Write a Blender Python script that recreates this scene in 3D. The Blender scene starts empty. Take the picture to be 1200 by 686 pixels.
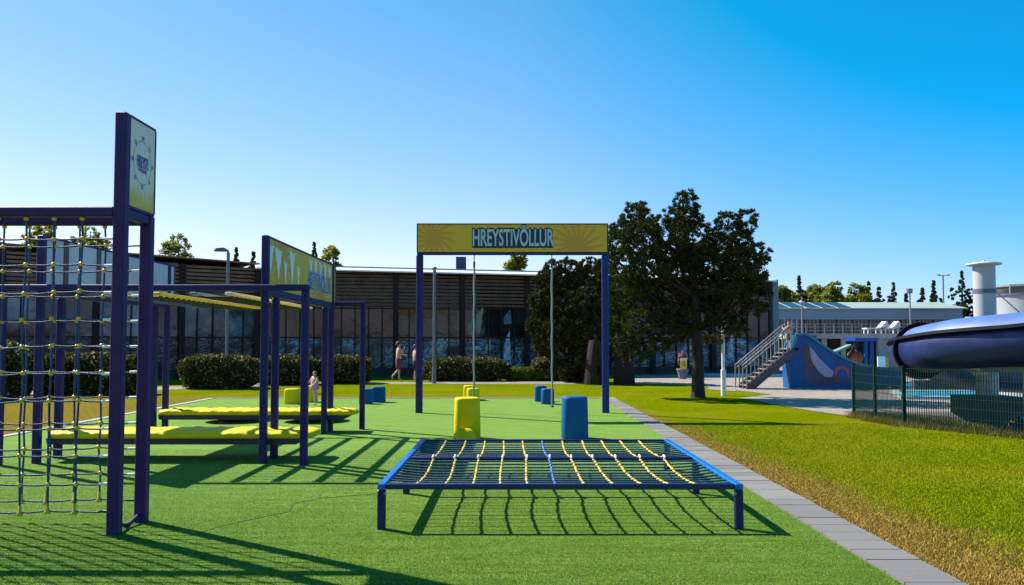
import bpy, math, random
import numpy as np
from mathutils import Vector, Matrix
R = math.radians
SC = bpy.context.scene
C = SC.collection

# ------------------------------------------------------------------ camera, sky, sun, exposure
EYE, FPX, PITCH, HOR = 1.7, 940.0, R(2.6), 403.0
cam_d = bpy.data.cameras.new('camera'); cam = bpy.data.objects.new('camera', cam_d); C.objects.link(cam)
cam.location = (0, 0, EYE); cam.rotation_euler = (R(90) + PITCH, 0, 0)
cam_d.lens = 36 * FPX / 1200; cam_d.sensor_width = 36
AXIS = HOR - FPX * math.tan(PITCH)
cam_d.shift_y = (AXIS - 343) / 1200
cam_d.clip_start = 0.1; cam_d.clip_end = 3000
SC.camera = cam
SHX, SHY, ELEV = 0.89, -0.60, 43.0            # shadows run to the right and towards the viewer
w = bpy.data.worlds.new('World'); SC.world = w; w.use_nodes = True
nt = w.node_tree; bg = nt.nodes['Background']
sky = nt.nodes.new('ShaderNodeTexSky'); sky.sky_type = 'NISHITA'; sky.sun_disc = False
sky.sun_elevation = R(ELEV); sky.sun_rotation = math.atan2(-SHX, -SHY)   # azimuth from +Y, clockwise
sky.air_density = 1.0; sky.dust_density = 0.1; sky.ozone_density = 3.5
gm = nt.nodes.new('ShaderNodeGamma'); gm.inputs['Gamma'].default_value = 1.0
hs = nt.nodes.new('ShaderNodeHueSaturation'); hs.inputs['Saturation'].default_value = 1.12
hs.inputs['Saturation'].default_value = 1.0
nt.links.new(sky.outputs[0], hs.inputs['Color'])
va = nt.nodes.new('ShaderNodeVectorMath'); va.operation = 'SUBTRACT'; va.inputs[1].default_value = (1.08, -0.45, 0.0)
vm = nt.nodes.new('ShaderNodeVectorMath'); vm.operation = 'MULTIPLY'; vm.inputs[1].default_value = (1.78, 1.08, 1.34)
vx = nt.nodes.new('ShaderNodeVectorMath'); vx.operation = 'MAXIMUM'; vx.inputs[1].default_value = (0.05, 0.1, 0.1)
nt.links.new(hs.outputs[0], va.inputs[0]); nt.links.new(va.outputs[0], vm.inputs[0]); nt.links.new(vm.outputs[0], vx.inputs[0]); 
# the sky is deepest away from the sun, towards +X (as through a polarising filter)
tcw = nt.nodes.new('ShaderNodeTexCoord'); sxw = nt.nodes.new('ShaderNodeSeparateXYZ'); nt.links.new(tcw.outputs['Generated'], sxw.inputs[0])
cl = nt.nodes.new('ShaderNodeClamp'); nt.links.new(sxw.outputs[0], cl.inputs[0])
v1 = nt.nodes.new('ShaderNodeVectorMath'); v1.operation = 'SCALE'; v1.inputs[0].default_value = (2.2, 0, 0); nt.links.new(cl.outputs[0], v1.inputs['Scale'])
v2 = nt.nodes.new('ShaderNodeVectorMath'); v2.operation = 'SUBTRACT'; nt.links.new(vm.outputs[0], v2.inputs[0]); nt.links.new(v1.outputs[0], v2.inputs[1])
v3 = nt.nodes.new('ShaderNodeVectorMath'); v3.operation = 'MULTIPLY_ADD'; nt.links.new(cl.outputs[0], v3.inputs[0]); v3.inputs[1].default_value = (-.6, -.24, .25); v3.inputs[2].default_value = (1, 1, 1)
v4 = nt.nodes.new('ShaderNodeVectorMath'); v4.operation = 'MULTIPLY'; nt.links.new(v2.outputs[0], v4.inputs[0]); nt.links.new(v3.outputs[0], v4.inputs[1])
nt.links.new(v4.outputs[0], vx.inputs[0]); nt.links.new(vx.outputs[0], bg.inputs[0])
bg.inputs[1].default_value = 0.068
sd = bpy.data.lights.new('sun', 'SUN'); sd.energy = 5.0; sd.angle = R(0.5); sd.color = (1, .94, .84)
sun = bpy.data.objects.new('sun', sd); C.objects.link(sun)
n_ = math.hypot(SHX, SHY)
d = Vector((SHX / n_ * math.cos(R(ELEV)), SHY / n_ * math.cos(R(ELEV)), -math.sin(R(ELEV))))
sun.rotation_euler = d.to_track_quat('-Z', 'Y').to_euler(); sun.location = (-20, 14, 25)
SC.view_settings.view_transform = 'Standard'; SC.view_settings.look = 'None'
SC.view_settings.exposure = 0.95; SC.view_settings.gamma = 1.0; SC.view_settings.use_curve_mapping = False

# ------------------------------------------------------------------ helpers
def at(px, py, z=0.0):
    """survey helper: photo pixel + height above the ground -> plan position in metres"""
    u = (px - 600) / FPX; v = (AXIS - py) / FPX
    dy = math.cos(PITCH) - v * math.sin(PITCH); dz = math.sin(PITCH) + v * math.cos(PITCH)
    t = (z - EYE) / dz
    return u * t, dy * t
def hz(px, py, Y):
    u = (px - 600) / FPX; v = (AXIS - py) / FPX
    dy = math.cos(PITCH) - v * math.sin(PITCH); dz = math.sin(PITCH) + v * math.cos(PITCH)
    t = Y / dy
    return u * t, EYE + dz * t

MATS = {}
def node_mat(name):
    m = bpy.data.materials.new(name); m.use_nodes = True
    return m, m.node_tree, m.node_tree.nodes['Principled BSDF']
def mat(name, col, rough=0.6, metal=0.0, var=0.12, scale=8.0, bump=0.0, bscale=40.0, col2=None, spec=0.5, coat=0.0, stretch=None):
    if name in MATS: return MATS[name]
    m, t, b = node_mat(name)
    tc = t.nodes.new('ShaderNodeTexCoord'); nz = t.nodes.new('ShaderNodeTexNoise')
    mp = t.nodes.new('ShaderNodeMapping')
    if stretch: mp.inputs['Scale'].default_value = stretch
    t.links.new(tc.outputs['Object'], mp.inputs[0])
    nz.inputs['Scale'].default_value = scale; nz.inputs['Detail'].default_value = 5
    t.links.new(mp.outputs[0], nz.inputs['Vector'])
    rp = t.nodes.new('ShaderNodeValToRGB')
    c2 = col2 or tuple(min(1, c * (1 + var)) for c in col); c1 = tuple(c * (1 - var) for c in col) if not col2 else col
    rp.color_ramp.elements[0].position = .35; rp.color_ramp.elements[1].position = .65
    rp.color_ramp.elements[0].color = (*c1, 1); rp.color_ramp.elements[1].color = (*c2, 1)
    t.links.new(nz.outputs['Fac'], rp.inputs[0]); t.links.new(rp.outputs[0], b.inputs['Base Color'])
    b.inputs['Roughness'].default_value = rough; b.inputs['Metallic'].default_value = metal
    b.inputs['Specular IOR Level'].default_value = spec
    if coat: b.inputs['Coat Weight'].default_value = coat; b.inputs['Coat Roughness'].default_value = .1
    if bump:
        n2 = t.nodes.new('ShaderNodeTexNoise'); n2.inputs['Scale'].default_value = bscale; n2.inputs['Detail'].default_value = 4
        bp = t.nodes.new('ShaderNodeBump'); bp.inputs['Strength'].default_value = bump; bp.inputs['Distance'].default_value = .02
        t.links.new(mp.outputs[0], n2.inputs['Vector']); t.links.new(n2.outputs['Fac'], bp.inputs['Height'])
        t.links.new(bp.outputs[0], b.inputs['Normal'])
    MATS[name] = m
    return m

def M_(t, op, a, b=None, clamp=False):
    n = t.nodes.new('ShaderNodeMath'); n.operation = op; n.use_clamp = clamp
    for i, v in enumerate((a, b)):
        if v is None: continue
        if isinstance(v, (int, float)): n.inputs[i].default_value = v
        else: t.links.new(v, n.inputs[i])
    return n.outputs[0]
def mixc(t, f, a, b):
    n = t.nodes.new('ShaderNodeMix'); n.data_type = 'RGBA'
    if isinstance(f, (int, float)): n.inputs[0].default_value = f
    else: t.links.new(f, n.inputs[0])
    for i, v in ((6, a), (7, b)):
        if isinstance(v, tuple): n.inputs[i].default_value = (*v, 1)
        else: t.links.new(v, n.inputs[i])
    return n.outputs[2]
def noise(t, vec, scale, detail=4, rough=.5):
    n = t.nodes.new('ShaderNodeTexNoise'); n.inputs['Scale'].default_value = scale
    n.inputs['Detail'].default_value = detail; n.inputs['Roughness'].default_value = rough
    if vec is not None: t.links.new(vec, n.inputs['Vector'])
    return n.outputs['Fac']
def smooth(t, v, a, b):
    n = t.nodes.new('ShaderNodeMapRange'); n.interpolation_type = 'SMOOTHSTEP'
    t.links.new(v, n.inputs[0]); n.inputs[1].default_value = a; n.inputs[2].default_value = b
    return n.outputs[0]

class MB:
    def __init__(s): s.v = []; s.f = []; s.smooth = []
    def add(s, vs, fs, sm=False):
        o = len(s.v); s.v += [tuple(p) for p in vs]; s.f += [tuple(i + o for i in f) for f in fs]; s.smooth += [sm] * len(fs); return s
    def box(s, x0, x1, y0, y1, z0, z1, M=None):
        vs = [(x, y, z) for x in (x0, x1) for y in (y0, y1) for z in (z0, z1)]
        if M is not None: vs = [M @ Vector(p) for p in vs]
        return s.add(vs, [(0, 1, 3, 2), (4, 6, 7, 5), (0, 4, 5, 1), (2, 3, 7, 6), (0, 2, 6, 4), (1, 5, 7, 3)])
    def bbox(s, x0, x1, y0, y1, z0, z1, c=.01):
        """box with chamfered edges along its longest axis and both ends"""
        dims = (x1 - x0, y1 - y0, z1 - z0); ax = dims.index(max(dims))
        lo = [x0, y0, z0]; hi = [x1, y1, z1]; a, b = [i for i in range(3) if i != ax]
        rings = []
        for pos, inset in ((lo[ax], c), (lo[ax] + c, 0), (hi[ax] - c, 0), (hi[ax], c)):
            ring = []
            A0, A1, B0, B1 = lo[a] + inset, hi[a] - inset, lo[b] + inset, hi[b] - inset
            for (u, v) in ((A0 + c, B0), (A1 - c, B0), (A1, B0 + c), (A1, B1 - c), (A1 - c, B1), (A0 + c, B1), (A0, B1 - c), (A0, B0 + c)):
                p = [0, 0, 0]; p[ax] = pos; p[a] = u; p[b] = v; ring.append(tuple(p))
            rings.append(ring)
        vs = sum(rings, []); fs = []
        for k in range(3):
            for i in range(8):
                j = (i + 1) % 8; fs.append((k * 8 + i, k * 8 + j, k * 8 + 8 + j, k * 8 + 8 + i))
        fs += [tuple(range(7, -1, -1)), tuple(range(24, 32))]
        return s.add(vs, fs)
    def bar(s, a, b, wd, ht, c=0.0):
        """square bar between two points, width wd (sideways) and height ht"""
        a = Vector(a); b = Vector(b); d = b - a; L = d.length; d.normalize()
        up = Vector((0, 0, 1)) if abs(d.z) < .95 else Vector((0, 1, 0))
        sx = d.cross(up).normalized(); uz = sx.cross(d).normalized()
        M = Matrix(((sx.x, d.x, uz.x, a.x), (sx.y, d.y, uz.y, a.y), (sx.z, d.z, uz.z, a.z), (0, 0, 0, 1)))
        return s.box(-wd / 2, wd / 2, 0, L, -ht / 2, ht / 2, M)
    def tube(s, pts, r, n=8, cap=True, sm=True):
        pts = [Vector(p) for p in pts]; rs = r if isinstance(r, (list, tuple)) else [r] * len(pts)
        vs = []; prev = None
        for i, p in enumerate(pts):
            d = (pts[min(i + 1, len(pts) - 1)] - pts[max(i - 1, 0)]).normalized()
            if prev is None:
                u = d.cross(Vector((0, 0, 1)) if abs(d.z) < .9 else Vector((1, 0, 0))).normalized()
            else: u = (prev - d * prev.dot(d)).normalized()
            prev = u; v = d.cross(u)
            for k in range(n):
                a = 2 * math.pi * k / n; vs.append(p + (u * math.cos(a) + v * math.sin(a)) * rs[i])
        fs = [(i * n + k, i * n + (k + 1) % n, (i + 1) * n + (k + 1) % n, (i + 1) * n + k) for i in range(len(pts) - 1) for k in range(n)]
        s.add(vs, fs, sm)
        if cap: s.add([vs[k] for k in range(n)][::-1], [tuple(range(n))]); s.add(vs[-n:], [tuple(range(n))])
        return s
    def lathe(s, prof, cx=0, cy=0, cz=0, n=20, sm=True, sq=None):
        """revolve (r,z); sq: superellipse exponent for square-ish plan"""
        vs = []
        for r, z in prof:
            for k in range(n):
                a = 2 * math.pi * (k + .5) / n; ca, sa = math.cos(a), math.sin(a)
                q = 1.0
                if sq: q = 1 / (abs(ca) ** sq + abs(sa) ** sq) ** (1 / sq)
                vs.append((cx + r * q * ca, cy + r * q * sa, cz + z))
        m = len(prof)
        fs = [(i * n + k, i * n + (k + 1) % n, (i + 1) * n + (k + 1) % n, (i + 1) * n + k) for i in range(m - 1) for k in range(n)]
        s.add(vs, fs, sm)
        s.add(vs[:n][::-1], [tuple(range(n))]); s.add(vs[-n:], [tuple(range(n))])
        return s
    def prism(s, poly, a0, a1, axis='y'):
        """poly (u,v) extruded along axis: y -> (u,y,v); z -> (u,v,z); x -> (x,u,v)"""
        def P(u, v, a): return (u, a, v) if axis == 'y' else ((u, v, a) if axis == 'z' else (a, u, v))
        n = len(poly); vs = [P(u, v, a0) for u, v in poly] + [P(u, v, a1) for u, v in poly]
        fs = [tuple(range(n)), tuple(range(2 * n - 1, n - 1, -1))] + [(i, n + i, n + (i + 1) % n, (i + 1) % n) for i in range(n)]
        return s.add(vs, fs)
    def build(s, name, m, parent=None, loc=None, rz=0):
        me = bpy.data.meshes.new(name); me.from_pydata(s.v, [], s.f); me.update()
        me.polygons.foreach_set('use_smooth', s.smooth)
        me.materials.append(m)
        o = bpy.data.objects.new(name, me); C.objects.link(o)
        if parent: o.parent = parent
        if loc: o.location = loc
        if rz: o.rotation_euler.z = rz
        # consistent outward normals
        import bmesh
        bm = bmesh.new(); bm.from_mesh(me)
        if len(bm.faces) < 40000: bmesh.ops.recalc_face_normals(bm, faces=bm.faces)
        bm.to_mesh(me); bm.free()
        return o

def tag(o, label=None, cat=None, group=None, kind=None):
    if label: o['label'] = label
    if cat: o['category'] = cat
    if group: o['group'] = group
    if kind: o['kind'] = kind
    return o
def thing(name, loc, label, cat, group=None, rz=0):
    o = bpy.data.objects.new(name, None); C.objects.link(o); o.location = loc; o.rotation_euler.z = rz
    o.empty_display_size = .2
    return tag(o, label, cat, group)
def copy_tree(o, parent=None):
    c = o.copy(); C.objects.link(c); c.parent = parent
    for ch in [x for x in C.objects if x.parent == o]: copy_tree(ch, c)
    return c

def quads_obj(name, centers, ax, ay, m, parent=None):
    """many free quads: centers (N,3), half axes ax, ay (N,3)"""
    N = len(centers); v = np.empty((N, 4, 3), np.float32)
    v[:, 0] = centers - ax - ay; v[:, 1] = centers + ax - ay; v[:, 2] = centers + ax + ay; v[:, 3] = centers - ax + ay
    me = bpy.data.meshes.new(name); me.vertices.add(N * 4); me.vertices.foreach_set('co', v.ravel())
    me.loops.add(N * 4); me.loops.foreach_set('vertex_index', np.arange(N * 4, dtype=np.int32))
    me.polygons.add(N); me.polygons.foreach_set('loop_start', np.arange(0, N * 4, 4, dtype=np.int32))
    me.update(calc_edges=True); me.materials.append(m)
    o = bpy.data.objects.new(name, me); C.objects.link(o)
    if parent: o.parent = parent
    return o
def tris_obj(name, v, m, parent=None):
    N = len(v); me = bpy.data.meshes.new(name); me.vertices.add(N * 3); me.vertices.foreach_set('co', v.astype(np.float32).ravel())
    me.loops.add(N * 3); me.loops.foreach_set('vertex_index', np.arange(N * 3, dtype=np.int32))
    me.polygons.add(N); me.polygons.foreach_set('loop_start', np.arange(0, N * 3, 3, dtype=np.int32))
    me.update(calc_edges=True); me.materials.append(m)
    o = bpy.data.objects.new(name, me); C.objects.link(o)
    if parent: o.parent = parent
    return o

# ------------------------------------------------------------------ materials
def leaf_mat(name, c1, c2, c3=None, scale=1.2, trans=.25, spec=.12):
    if name in MATS: return MATS[name]
    m, t, b = node_mat(name)
    tc = t.nodes.new('ShaderNodeTexCoord'); ge = t.nodes.new('ShaderNodeNewGeometry')
    a = noise(t, tc.outputs['Object'], scale, 3)
    r = ge.outputs['Random Per Island']
    f = M_(t, 'ADD', M_(t, 'MULTIPLY', smooth(t, a, .35, .65), .5), M_(t, 'MULTIPLY', r, .5))
    col = mixc(t, f, c1, c2)
    if c3: col = mixc(t, M_(t, 'GREATER_THAN', r, .86), col, c3)
    t.links.new(col, b.inputs['Base Color']); b.inputs['Roughness'].default_value = .55
    b.inputs['Specular IOR Level'].default_value = spec
    if trans:
        tr = t.nodes.new('ShaderNodeBsdfTranslucent'); mx = t.nodes.new('ShaderNodeMixShader'); mx.inputs[0].default_value = trans
        t.links.new(col, tr.inputs['Color']); t.links.new(b.outputs[0], mx.inputs[1]); t.links.new(tr.outputs[0], mx.inputs[2])
        t.links.new(mx.outputs[0], t.nodes['Material Output'].inputs['Surface'])
    MATS[name] = m; return m

PURPLE = mat('violet_navy_paint', (.038, .011, .085), .5, spec=.25, var=.15, bump=.05)
NAVY = mat('navy_paint', (.004, .012, .070), .4, spec=.3, var=.15, bump=.05)
BLUEP = mat('bright_blue_paint', (.002, .12, .42), .4, spec=.3, var=.1, bump=.05)
ROPEB = mat('blue_rope', (.006, .050, .15), .6, var=.2, scale=60, bump=.4, bscale=200)
ROPEN = mat('dark_blue_rope', (.004, .060, .12), .55, var=.2, scale=60, bump=.4, bscale=200)
KNOTY = mat('yellow_plastic', (.74, .42, .01), .4, var=.1)
FERR = mat('white_sleeve', (.8, .8, .78), .4, var=.05)
YEL = mat('yellow_foam', (.72, .52, .0), .6, spec=.2, var=.06, scale=3, bump=.25, bscale=30)
BLUEF = mat('blue_foam', (.001, .085, .27), .6, spec=.2, var=.1, scale=3, bump=.25, bscale=30)
DARKM = mat('dark_steel', (.02, .015, .035), .5, var=.2)
GREYM = mat('grey_steel', (.30, .31, .33), .4, metal=.6, var=.1)
LAMPM = mat('lamp_post_grey', (.16, .15, .19), .5, var=.1)
WHITE = mat('white_paint', (.80, .80, .80), .45, var=.04, scale=2)
BARK = mat('bark', (.028, .019, .014), .9, var=.4, scale=12, bump=.8, bscale=25, stretch=(1, 1, .25))
SKIN = mat('skin', (.55, .33, .24), .55, var=.06)
HAIR = mat('dark_hair', (.05, .03, .02), .7, var=.2)
CONC = mat('concrete', (.36, .355, .34), .85, var=.12, scale=2, bump=.2, bscale=60)
DCONC = mat('dark_concrete', (.07, .068, .068), .9, var=.2, scale=3, bump=.2, bscale=60)
RUST = mat('rusted_steel', (.020, .008, .005), .85, var=.35, scale=5, bump=.3)

def grass_material():
    m, t, b = node_mat('lawn')
    tc = t.nodes.new('ShaderNodeTexCoord'); P = tc.outputs['Object']
    sp = t.nodes.new('ShaderNodeSeparateXYZ'); t.links.new(P, sp.inputs[0]); X, Y = sp.outputs[0], sp.outputs[1]
    n1 = noise(t, P, .9, 5, .6); n2 = noise(t, P, 9, 6, .7); n3 = noise(t, P, 60, 4, .8); nb = noise(t, P, .12, 4)
    mp = t.nodes.new('ShaderNodeMapping'); mp.inputs['Scale'].default_value = (1, .12, 1); t.links.new(P, mp.inputs[0])
    green = mixc(t, smooth(t, n2, .3, .7), (.11, .165, .001), (.25, .29, .002))
    green = mixc(t, M_(t, 'MULTIPLY', smooth(t, noise(t, P, .45, 4), .40, .62), .7), green, (.27, .27, .008))
    dry = mixc(t, smooth(t, n2, .3, .7), (.20, .12, .018), (.42, .27, .07))
    dry = mixc(t, smooth(t, noise(t, P, 3.2, 4), .55, .75), dry, (.14, .17, .01))
    # dry belt along the paving strip, and the whole bank on the left
    dR = M_(t, 'SUBTRACT', X, 3.17)
    dR = M_(t, 'ADD', dR, M_(t, 'MULTIPLY', M_(t, 'SUBTRACT', n1, .5), 1.3))
    dR = M_(t, 'ADD', dR, M_(t, 'MULTIPLY', M_(t, 'SUBTRACT', n2, .5), .9))
    wid = M_(t, 'SUBTRACT', 1.3, M_(t, 'MULTIPLY', Y, .055))
    dR = M_(t, 'SUBTRACT', dR, wid)
    mR = M_(t, 'MULTIPLY', M_(t, 'SUBTRACT', 1, smooth(t, dR, -.45, .35)), M_(t, 'GREATER_THAN', X, 2.9))
    mR = M_(t, 'MULTIPLY', mR, M_(t, 'SUBTRACT', 1, smooth(t, Y, 22, 27)))
    mL = M_(t, 'MULTIPLY', M_(t, 'LESS_THAN', X, -9), smooth(t, M_(t, 'SUBTRACT', M_(t, 'MULTIPLY', n1, 14), Y), -21, -14))
    mL = M_(t, 'MULTIPLY', mL, .8)
    mF = M_(t, 'MULTIPLY', M_(t, 'MULTIPLY', M_(t, 'LESS_THAN', X, 2), M_(t, 'SUBTRACT', 1, smooth(t, M_(t, 'ADD', Y, M_(t, 'MULTIPLY', n1, 3)), 26.4, 28.6))), M_(t, 'GREATER_THAN', Y, 24))
    mF = M_(t, 'MULTIPLY', mF, .8)
    msk = M_(t, 'MAXIMUM', M_(t, 'MAXIMUM', mR, mL), mF)
    col = mixc(t, msk, green, dry)
    col = mixc(t, M_(t, 'MULTIPLY', smooth(t, n3, .35, .62), .45), mixc(t, .45, col, (.02, .03, .0)), col)
    t.links.new(col, b.inputs['Base Color']); b.inputs['Roughness'].default_value = 1; b.inputs['Specular IOR Level'].default_value = 0
    bp = t.nodes.new('ShaderNodeBump'); bp.inputs['Strength'].default_value = .8; bp.inputs['Distance'].default_value = .03
    h = M_(t, 'ADD', n3, M_(t, 'MULTIPLY', n2, 1.5))
    t.links.new(h, bp.inputs['Height']); t.links.new(bp.outputs[0], b.inputs['Normal'])
    return m
def turf_material():
    m, t, b = node_mat('artificial_turf')
    tc = t.nodes.new('ShaderNodeTexCoord'); P = tc.outputs['Object']
    n1 = noise(t, P, .35, 4); n2 = noise(t, P, 26, 6, .75); n3 = noise(t, P, 160, 3, .8)
    mp = t.nodes.new('ShaderNodeMapping'); mp.inputs['Rotation'].default_value = (0, 0, R(-28)); mp.inputs['Scale'].default_value = (.5, 5, 1)
    t.links.new(P, mp.inputs[0]); ns = noise(t, mp.outputs[0], 2.2, 5, .65)
    col = mixc(t, smooth(t, n2, .35, .65), (.058, .125, .008), (.130, .225, .020))
    col = mixc(t, M_(t, 'MULTIPLY', smooth(t, ns, .4, .65), .55), col, (.19, .30, .05))
    col = mixc(t, M_(t, 'MULTIPLY', smooth(t, n1, .4, .62), .45), col, (.070, .165, .012))
    col = mixc(t, M_(t, 'MULTIPLY', smooth(t, n3, .60, .75), .55), col, (.42, .50, .28))  # whitish specks: sparkle of the pile put into the colour
    sp = t.nodes.new('ShaderNodeSeparateXYZ'); t.links.new(P, sp.inputs[0])
    far_sheen = M_(t, 'MULTIPLY', smooth(t, sp.outputs[1], 6, 14), .7)  # grazing sheen put into the colour, paler with distance
    col = mixc(t, far_sheen, col, mixc(t, smooth(t, ns, .3, .7), (.15, .265, .040), (.22, .36, .080)))
    # the joint between two rolls of turf
    t.links.new(col, b.inputs['Base Color']); b.inputs['Roughness'].default_value = .9; b.inputs['Specular IOR Level'].default_value = .05
    bp = t.nodes.new('ShaderNodeBump'); bp.inputs['Strength'].default_value = .7; bp.inputs['Distance'].default_value = .02
    t.links.new(M_(t, 'ADD', n3, n2), bp.inputs['Height']); t.links.new(bp.outputs[0], b.inputs['Normal'])
    return m

# ------------------------------------------------------------------ ground, turf, paving
def sheet(name, poly, z, m):
    mb = MB(); mb.add([(x, y, z) for x, y in poly], [tuple(range(len(poly)))])
    return tag(mb.build(name, m), kind='structure')
sheet('ground', [(-900, -400), (900, -400), (900, 1500), (-900, 1500)], 0, grass_material())
TURF = turf_material()
TX0, TX1, TY1 = -9.15, 2.745, 24.7
sheet('turf_field', [(TX0, -6), (TX1, -6), (TX1, TY1), (TX0, TY1)], .014, TURF)

mb = MB(); jp = [at(*p, .014) for p in ((236, 624), (262, 616), (300, 608), (338, 600), (344, 590), (380, 584), (440, 579))]
for (a, b) in zip(jp[:-1], jp[1:]): mb.bar((a[0], a[1], .0165), (b[0], b[1], .0165), .009, .004)
tag(mb.build('turf_joint', mat('joint_dark', (.045, .10, .012), .9, var=.3, scale=20)), kind='structure')
def paver_mat():
    m, t, b = node_mat('paving_stone')
    tc = t.nodes.new('ShaderNodeTexCoord'); ge = t.nodes.new('ShaderNodeNewGeometry')
    n = noise(t, tc.outputs['Object'], 40, 5, .7); n2 = noise(t, tc.outputs['Object'], 3, 4)
    f = M_(t, 'ADD', M_(t, 'MULTIPLY', ge.outputs['Random Per Island'], .6), M_(t, 'MULTIPLY', n, .4))
    col = mixc(t, f, (.125, .115, .112), (.21, .198, .19))
    col = mixc(t, M_(t, 'MULTIPLY', smooth(t, n2, .5, .75), .5), col, (.13, .12, .10))
    t.links.new(col, b.inputs['Base Color']); b.inputs['Roughness'].default_value = .85
    bp = t.nodes.new('ShaderNodeBump'); bp.inputs['Strength'].default_value = .3; bp.inputs['Distance'].default_value = .01
    t.links.new(n, bp.inputs['Height']); t.links.new(bp.outputs[0], b.inputs['Normal'])
    return m
PAVE = paver_mat()
random.seed(4)
mb = MB(); y = 3.0
while y < 25.0:            # one slab after the other with open joints
    dz = random.uniform(-.003, .003)
    mb.box(TX1 + .006, TX1 + .42 + random.uniform(-.006, .004), y + .006, y + .294, -.05, .030 + dz); y += .30
tag(mb.build('paving_strip', PAVE), kind='structure')
mb = MB(); x = TX0 - .22
mb.box(TX0 - .16, TX0 - .004, -2, TY1 + .16, -.05, .03)
mb.box(TX0, TX1 + .42, TY1 + .004, TY1 + .13, -.05, .03)
tag(mb.build('kerb', mat('pale_kerb', (.34, .33, .35), .85, var=.15, scale=6)), kind='structure')

# footpath that crosses behind the playground and the paved pool yard
ASPH = mat('path_asphalt', (.20, .18, .165), .9, var=.12, scale=3, bump=.2, bscale=80)
YARD = mat('yard_paving', (.26, .215, .185), .85, var=.12, scale=1.5, bump=.2, bscale=60)
def ribbon(name, near, far, z, m):
    mb = MB(); n = len(near)
    mb.add([(x, y, z) for x, y in near] + [(x, y, z) for x, y in far], [(i, i + 1, n + i + 1, n + i) for i in range(n - 1)])
    return tag(mb.build(name, m), kind='structure')
near = [at(*p) for p in ((-260, 466), (0, 463.5), (120, 461), (200, 457), (262, 454.5), (320, 452), (400, 450.6), (500, 450.4), (640, 450.4), (700, 450.6))]
far = [at(*p) for p in ((-260, 461), (0, 458), (120, 456), (200, 453.4), (262, 451.4), (320, 449.6), (400, 448.4), (500, 447.8), (640, 447.6), (700, 447.6))]
ribbon('footpath', near, far, .008, ASPH)
yard = [at(*p) for p in ((742, 450.2), (826, 452), (833, 456), (868, 458.5), (905, 463), (866, 467), (905, 474), (950, 482), (1000, 489))] + [(10.2, 15.2), (30, 15), (60, 50), (35, 60), (5, 60), (5.5, 41.2), (6.0, 39.5)]
sheet('pool_yard', yard, .012, YARD)
sheet('garden_path', [at(*p) for p in ((828, 455.6), (862, 457), (862, 459), (828, 457))], .016, YARD)

# ------------------------------------------------------------------ net tower (two frames, two nets, clock board)
TWX, TWL = -3.52, -6.85
def post(mb, x, y, z1, s=.105): mb.bbox(x - s / 2, x + s / 2, y - s / 2, y + s / 2, 0, z1, .012)
YN, YB = 7.18, 7.70
tw = thing('net_tower', (TWX, YN, 0), 'tall violet net climbing frame with clock board at the left edge', 'climbing frame')
def local(mb, root):
    o = root.location; mb.v = [(a - o.x, b - o.y, c - o.z) for a, b, c in mb.v]; return mb
for (x, y, h) in ((TWX, YN, 3.79), (TWX, YB, 2.93), (TWL, YN, 3.79), (TWL, YB, 2.93)):
    mb = MB(); post(mb, x, y, h); local(mb, tw).build('post', PURPLE, tw)
for y in (YN, YB):
    mb = MB(); mb.bbox(TWL + .055, TWX - .055, y - .045, y + .045, 2.84, 2.93, .01); local(mb, tw).build('top_beam', PURPLE, tw)
for x in (TWX, TWL):
    mb = MB(); mb.bbox(x - .04, x + .04, YN + .055, YB - .055, 2.84, 2.93, .008); local(mb, tw).build('cross_beam', PURPLE, tw)
    mb = MB(); mb.tube([(x, YN + .05, .09), (x, (YN + YB) / 2, .035), (x, YB - .05, .09)], .018); local(mb, tw).build('foot_brace', PURPLE, tw)

def text_mesh(s, size, sx=1.0, offset=0.0, extrude=.002, space=1.0):
    cu = bpy.data.curves.new('txt', 'FONT'); cu.body = s; cu.size = size; cu.offset = offset; cu.extrude = extrude
    cu.align_x = 'CENTER'; cu.align_y = 'CENTER'; cu.space_character = space
    o = bpy.data.objects.new('txt', cu); C.objects.link(o)
    bpy.context.view_layer.update()
    me = bpy.data.meshes.new_from_object(o.evaluated_get(bpy.context.evaluated_depsgraph_get()))
    bpy.data.objects.remove(o); bpy.data.curves.remove(cu)
    for v in me.vertices: v.co.x *= sx
    return me
def place_text(name, me, m, parent, M):
    me = me.copy(); me.transform(M); me.materials.clear(); me.materials.append(m)
    o = bpy.data.objects.new(name, me); C.objects.link(o); o.parent = parent; return o
# rotation that turns XY text into the YZ plane read from +X (letters run towards +Y)
FACE_X = Matrix(((0, 0, 1, 0), (1, 0, 0, 0), (0, 1, 0, 0), (0, 0, 0, 1)))
# text in the XZ plane read from -Y
FACE_Y = Matrix(((1, 0, 0, 0), (0, 0, -1, 0), (0, 1, 0, 0), (0, 0, 0, 1)))
PRINTB = mat('print_blue', (.05, .09, .35), .5, var=.05)
PALEB = mat('print_pale_blue', (.36, .50, .62), .5, var=.05)
NAVYP = mat('print_navy', (.010, .014, .045), .5, var=.05)
WHITEP = mat('print_white', (.80, .74, .72), .5, var=.08, scale=3)

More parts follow.
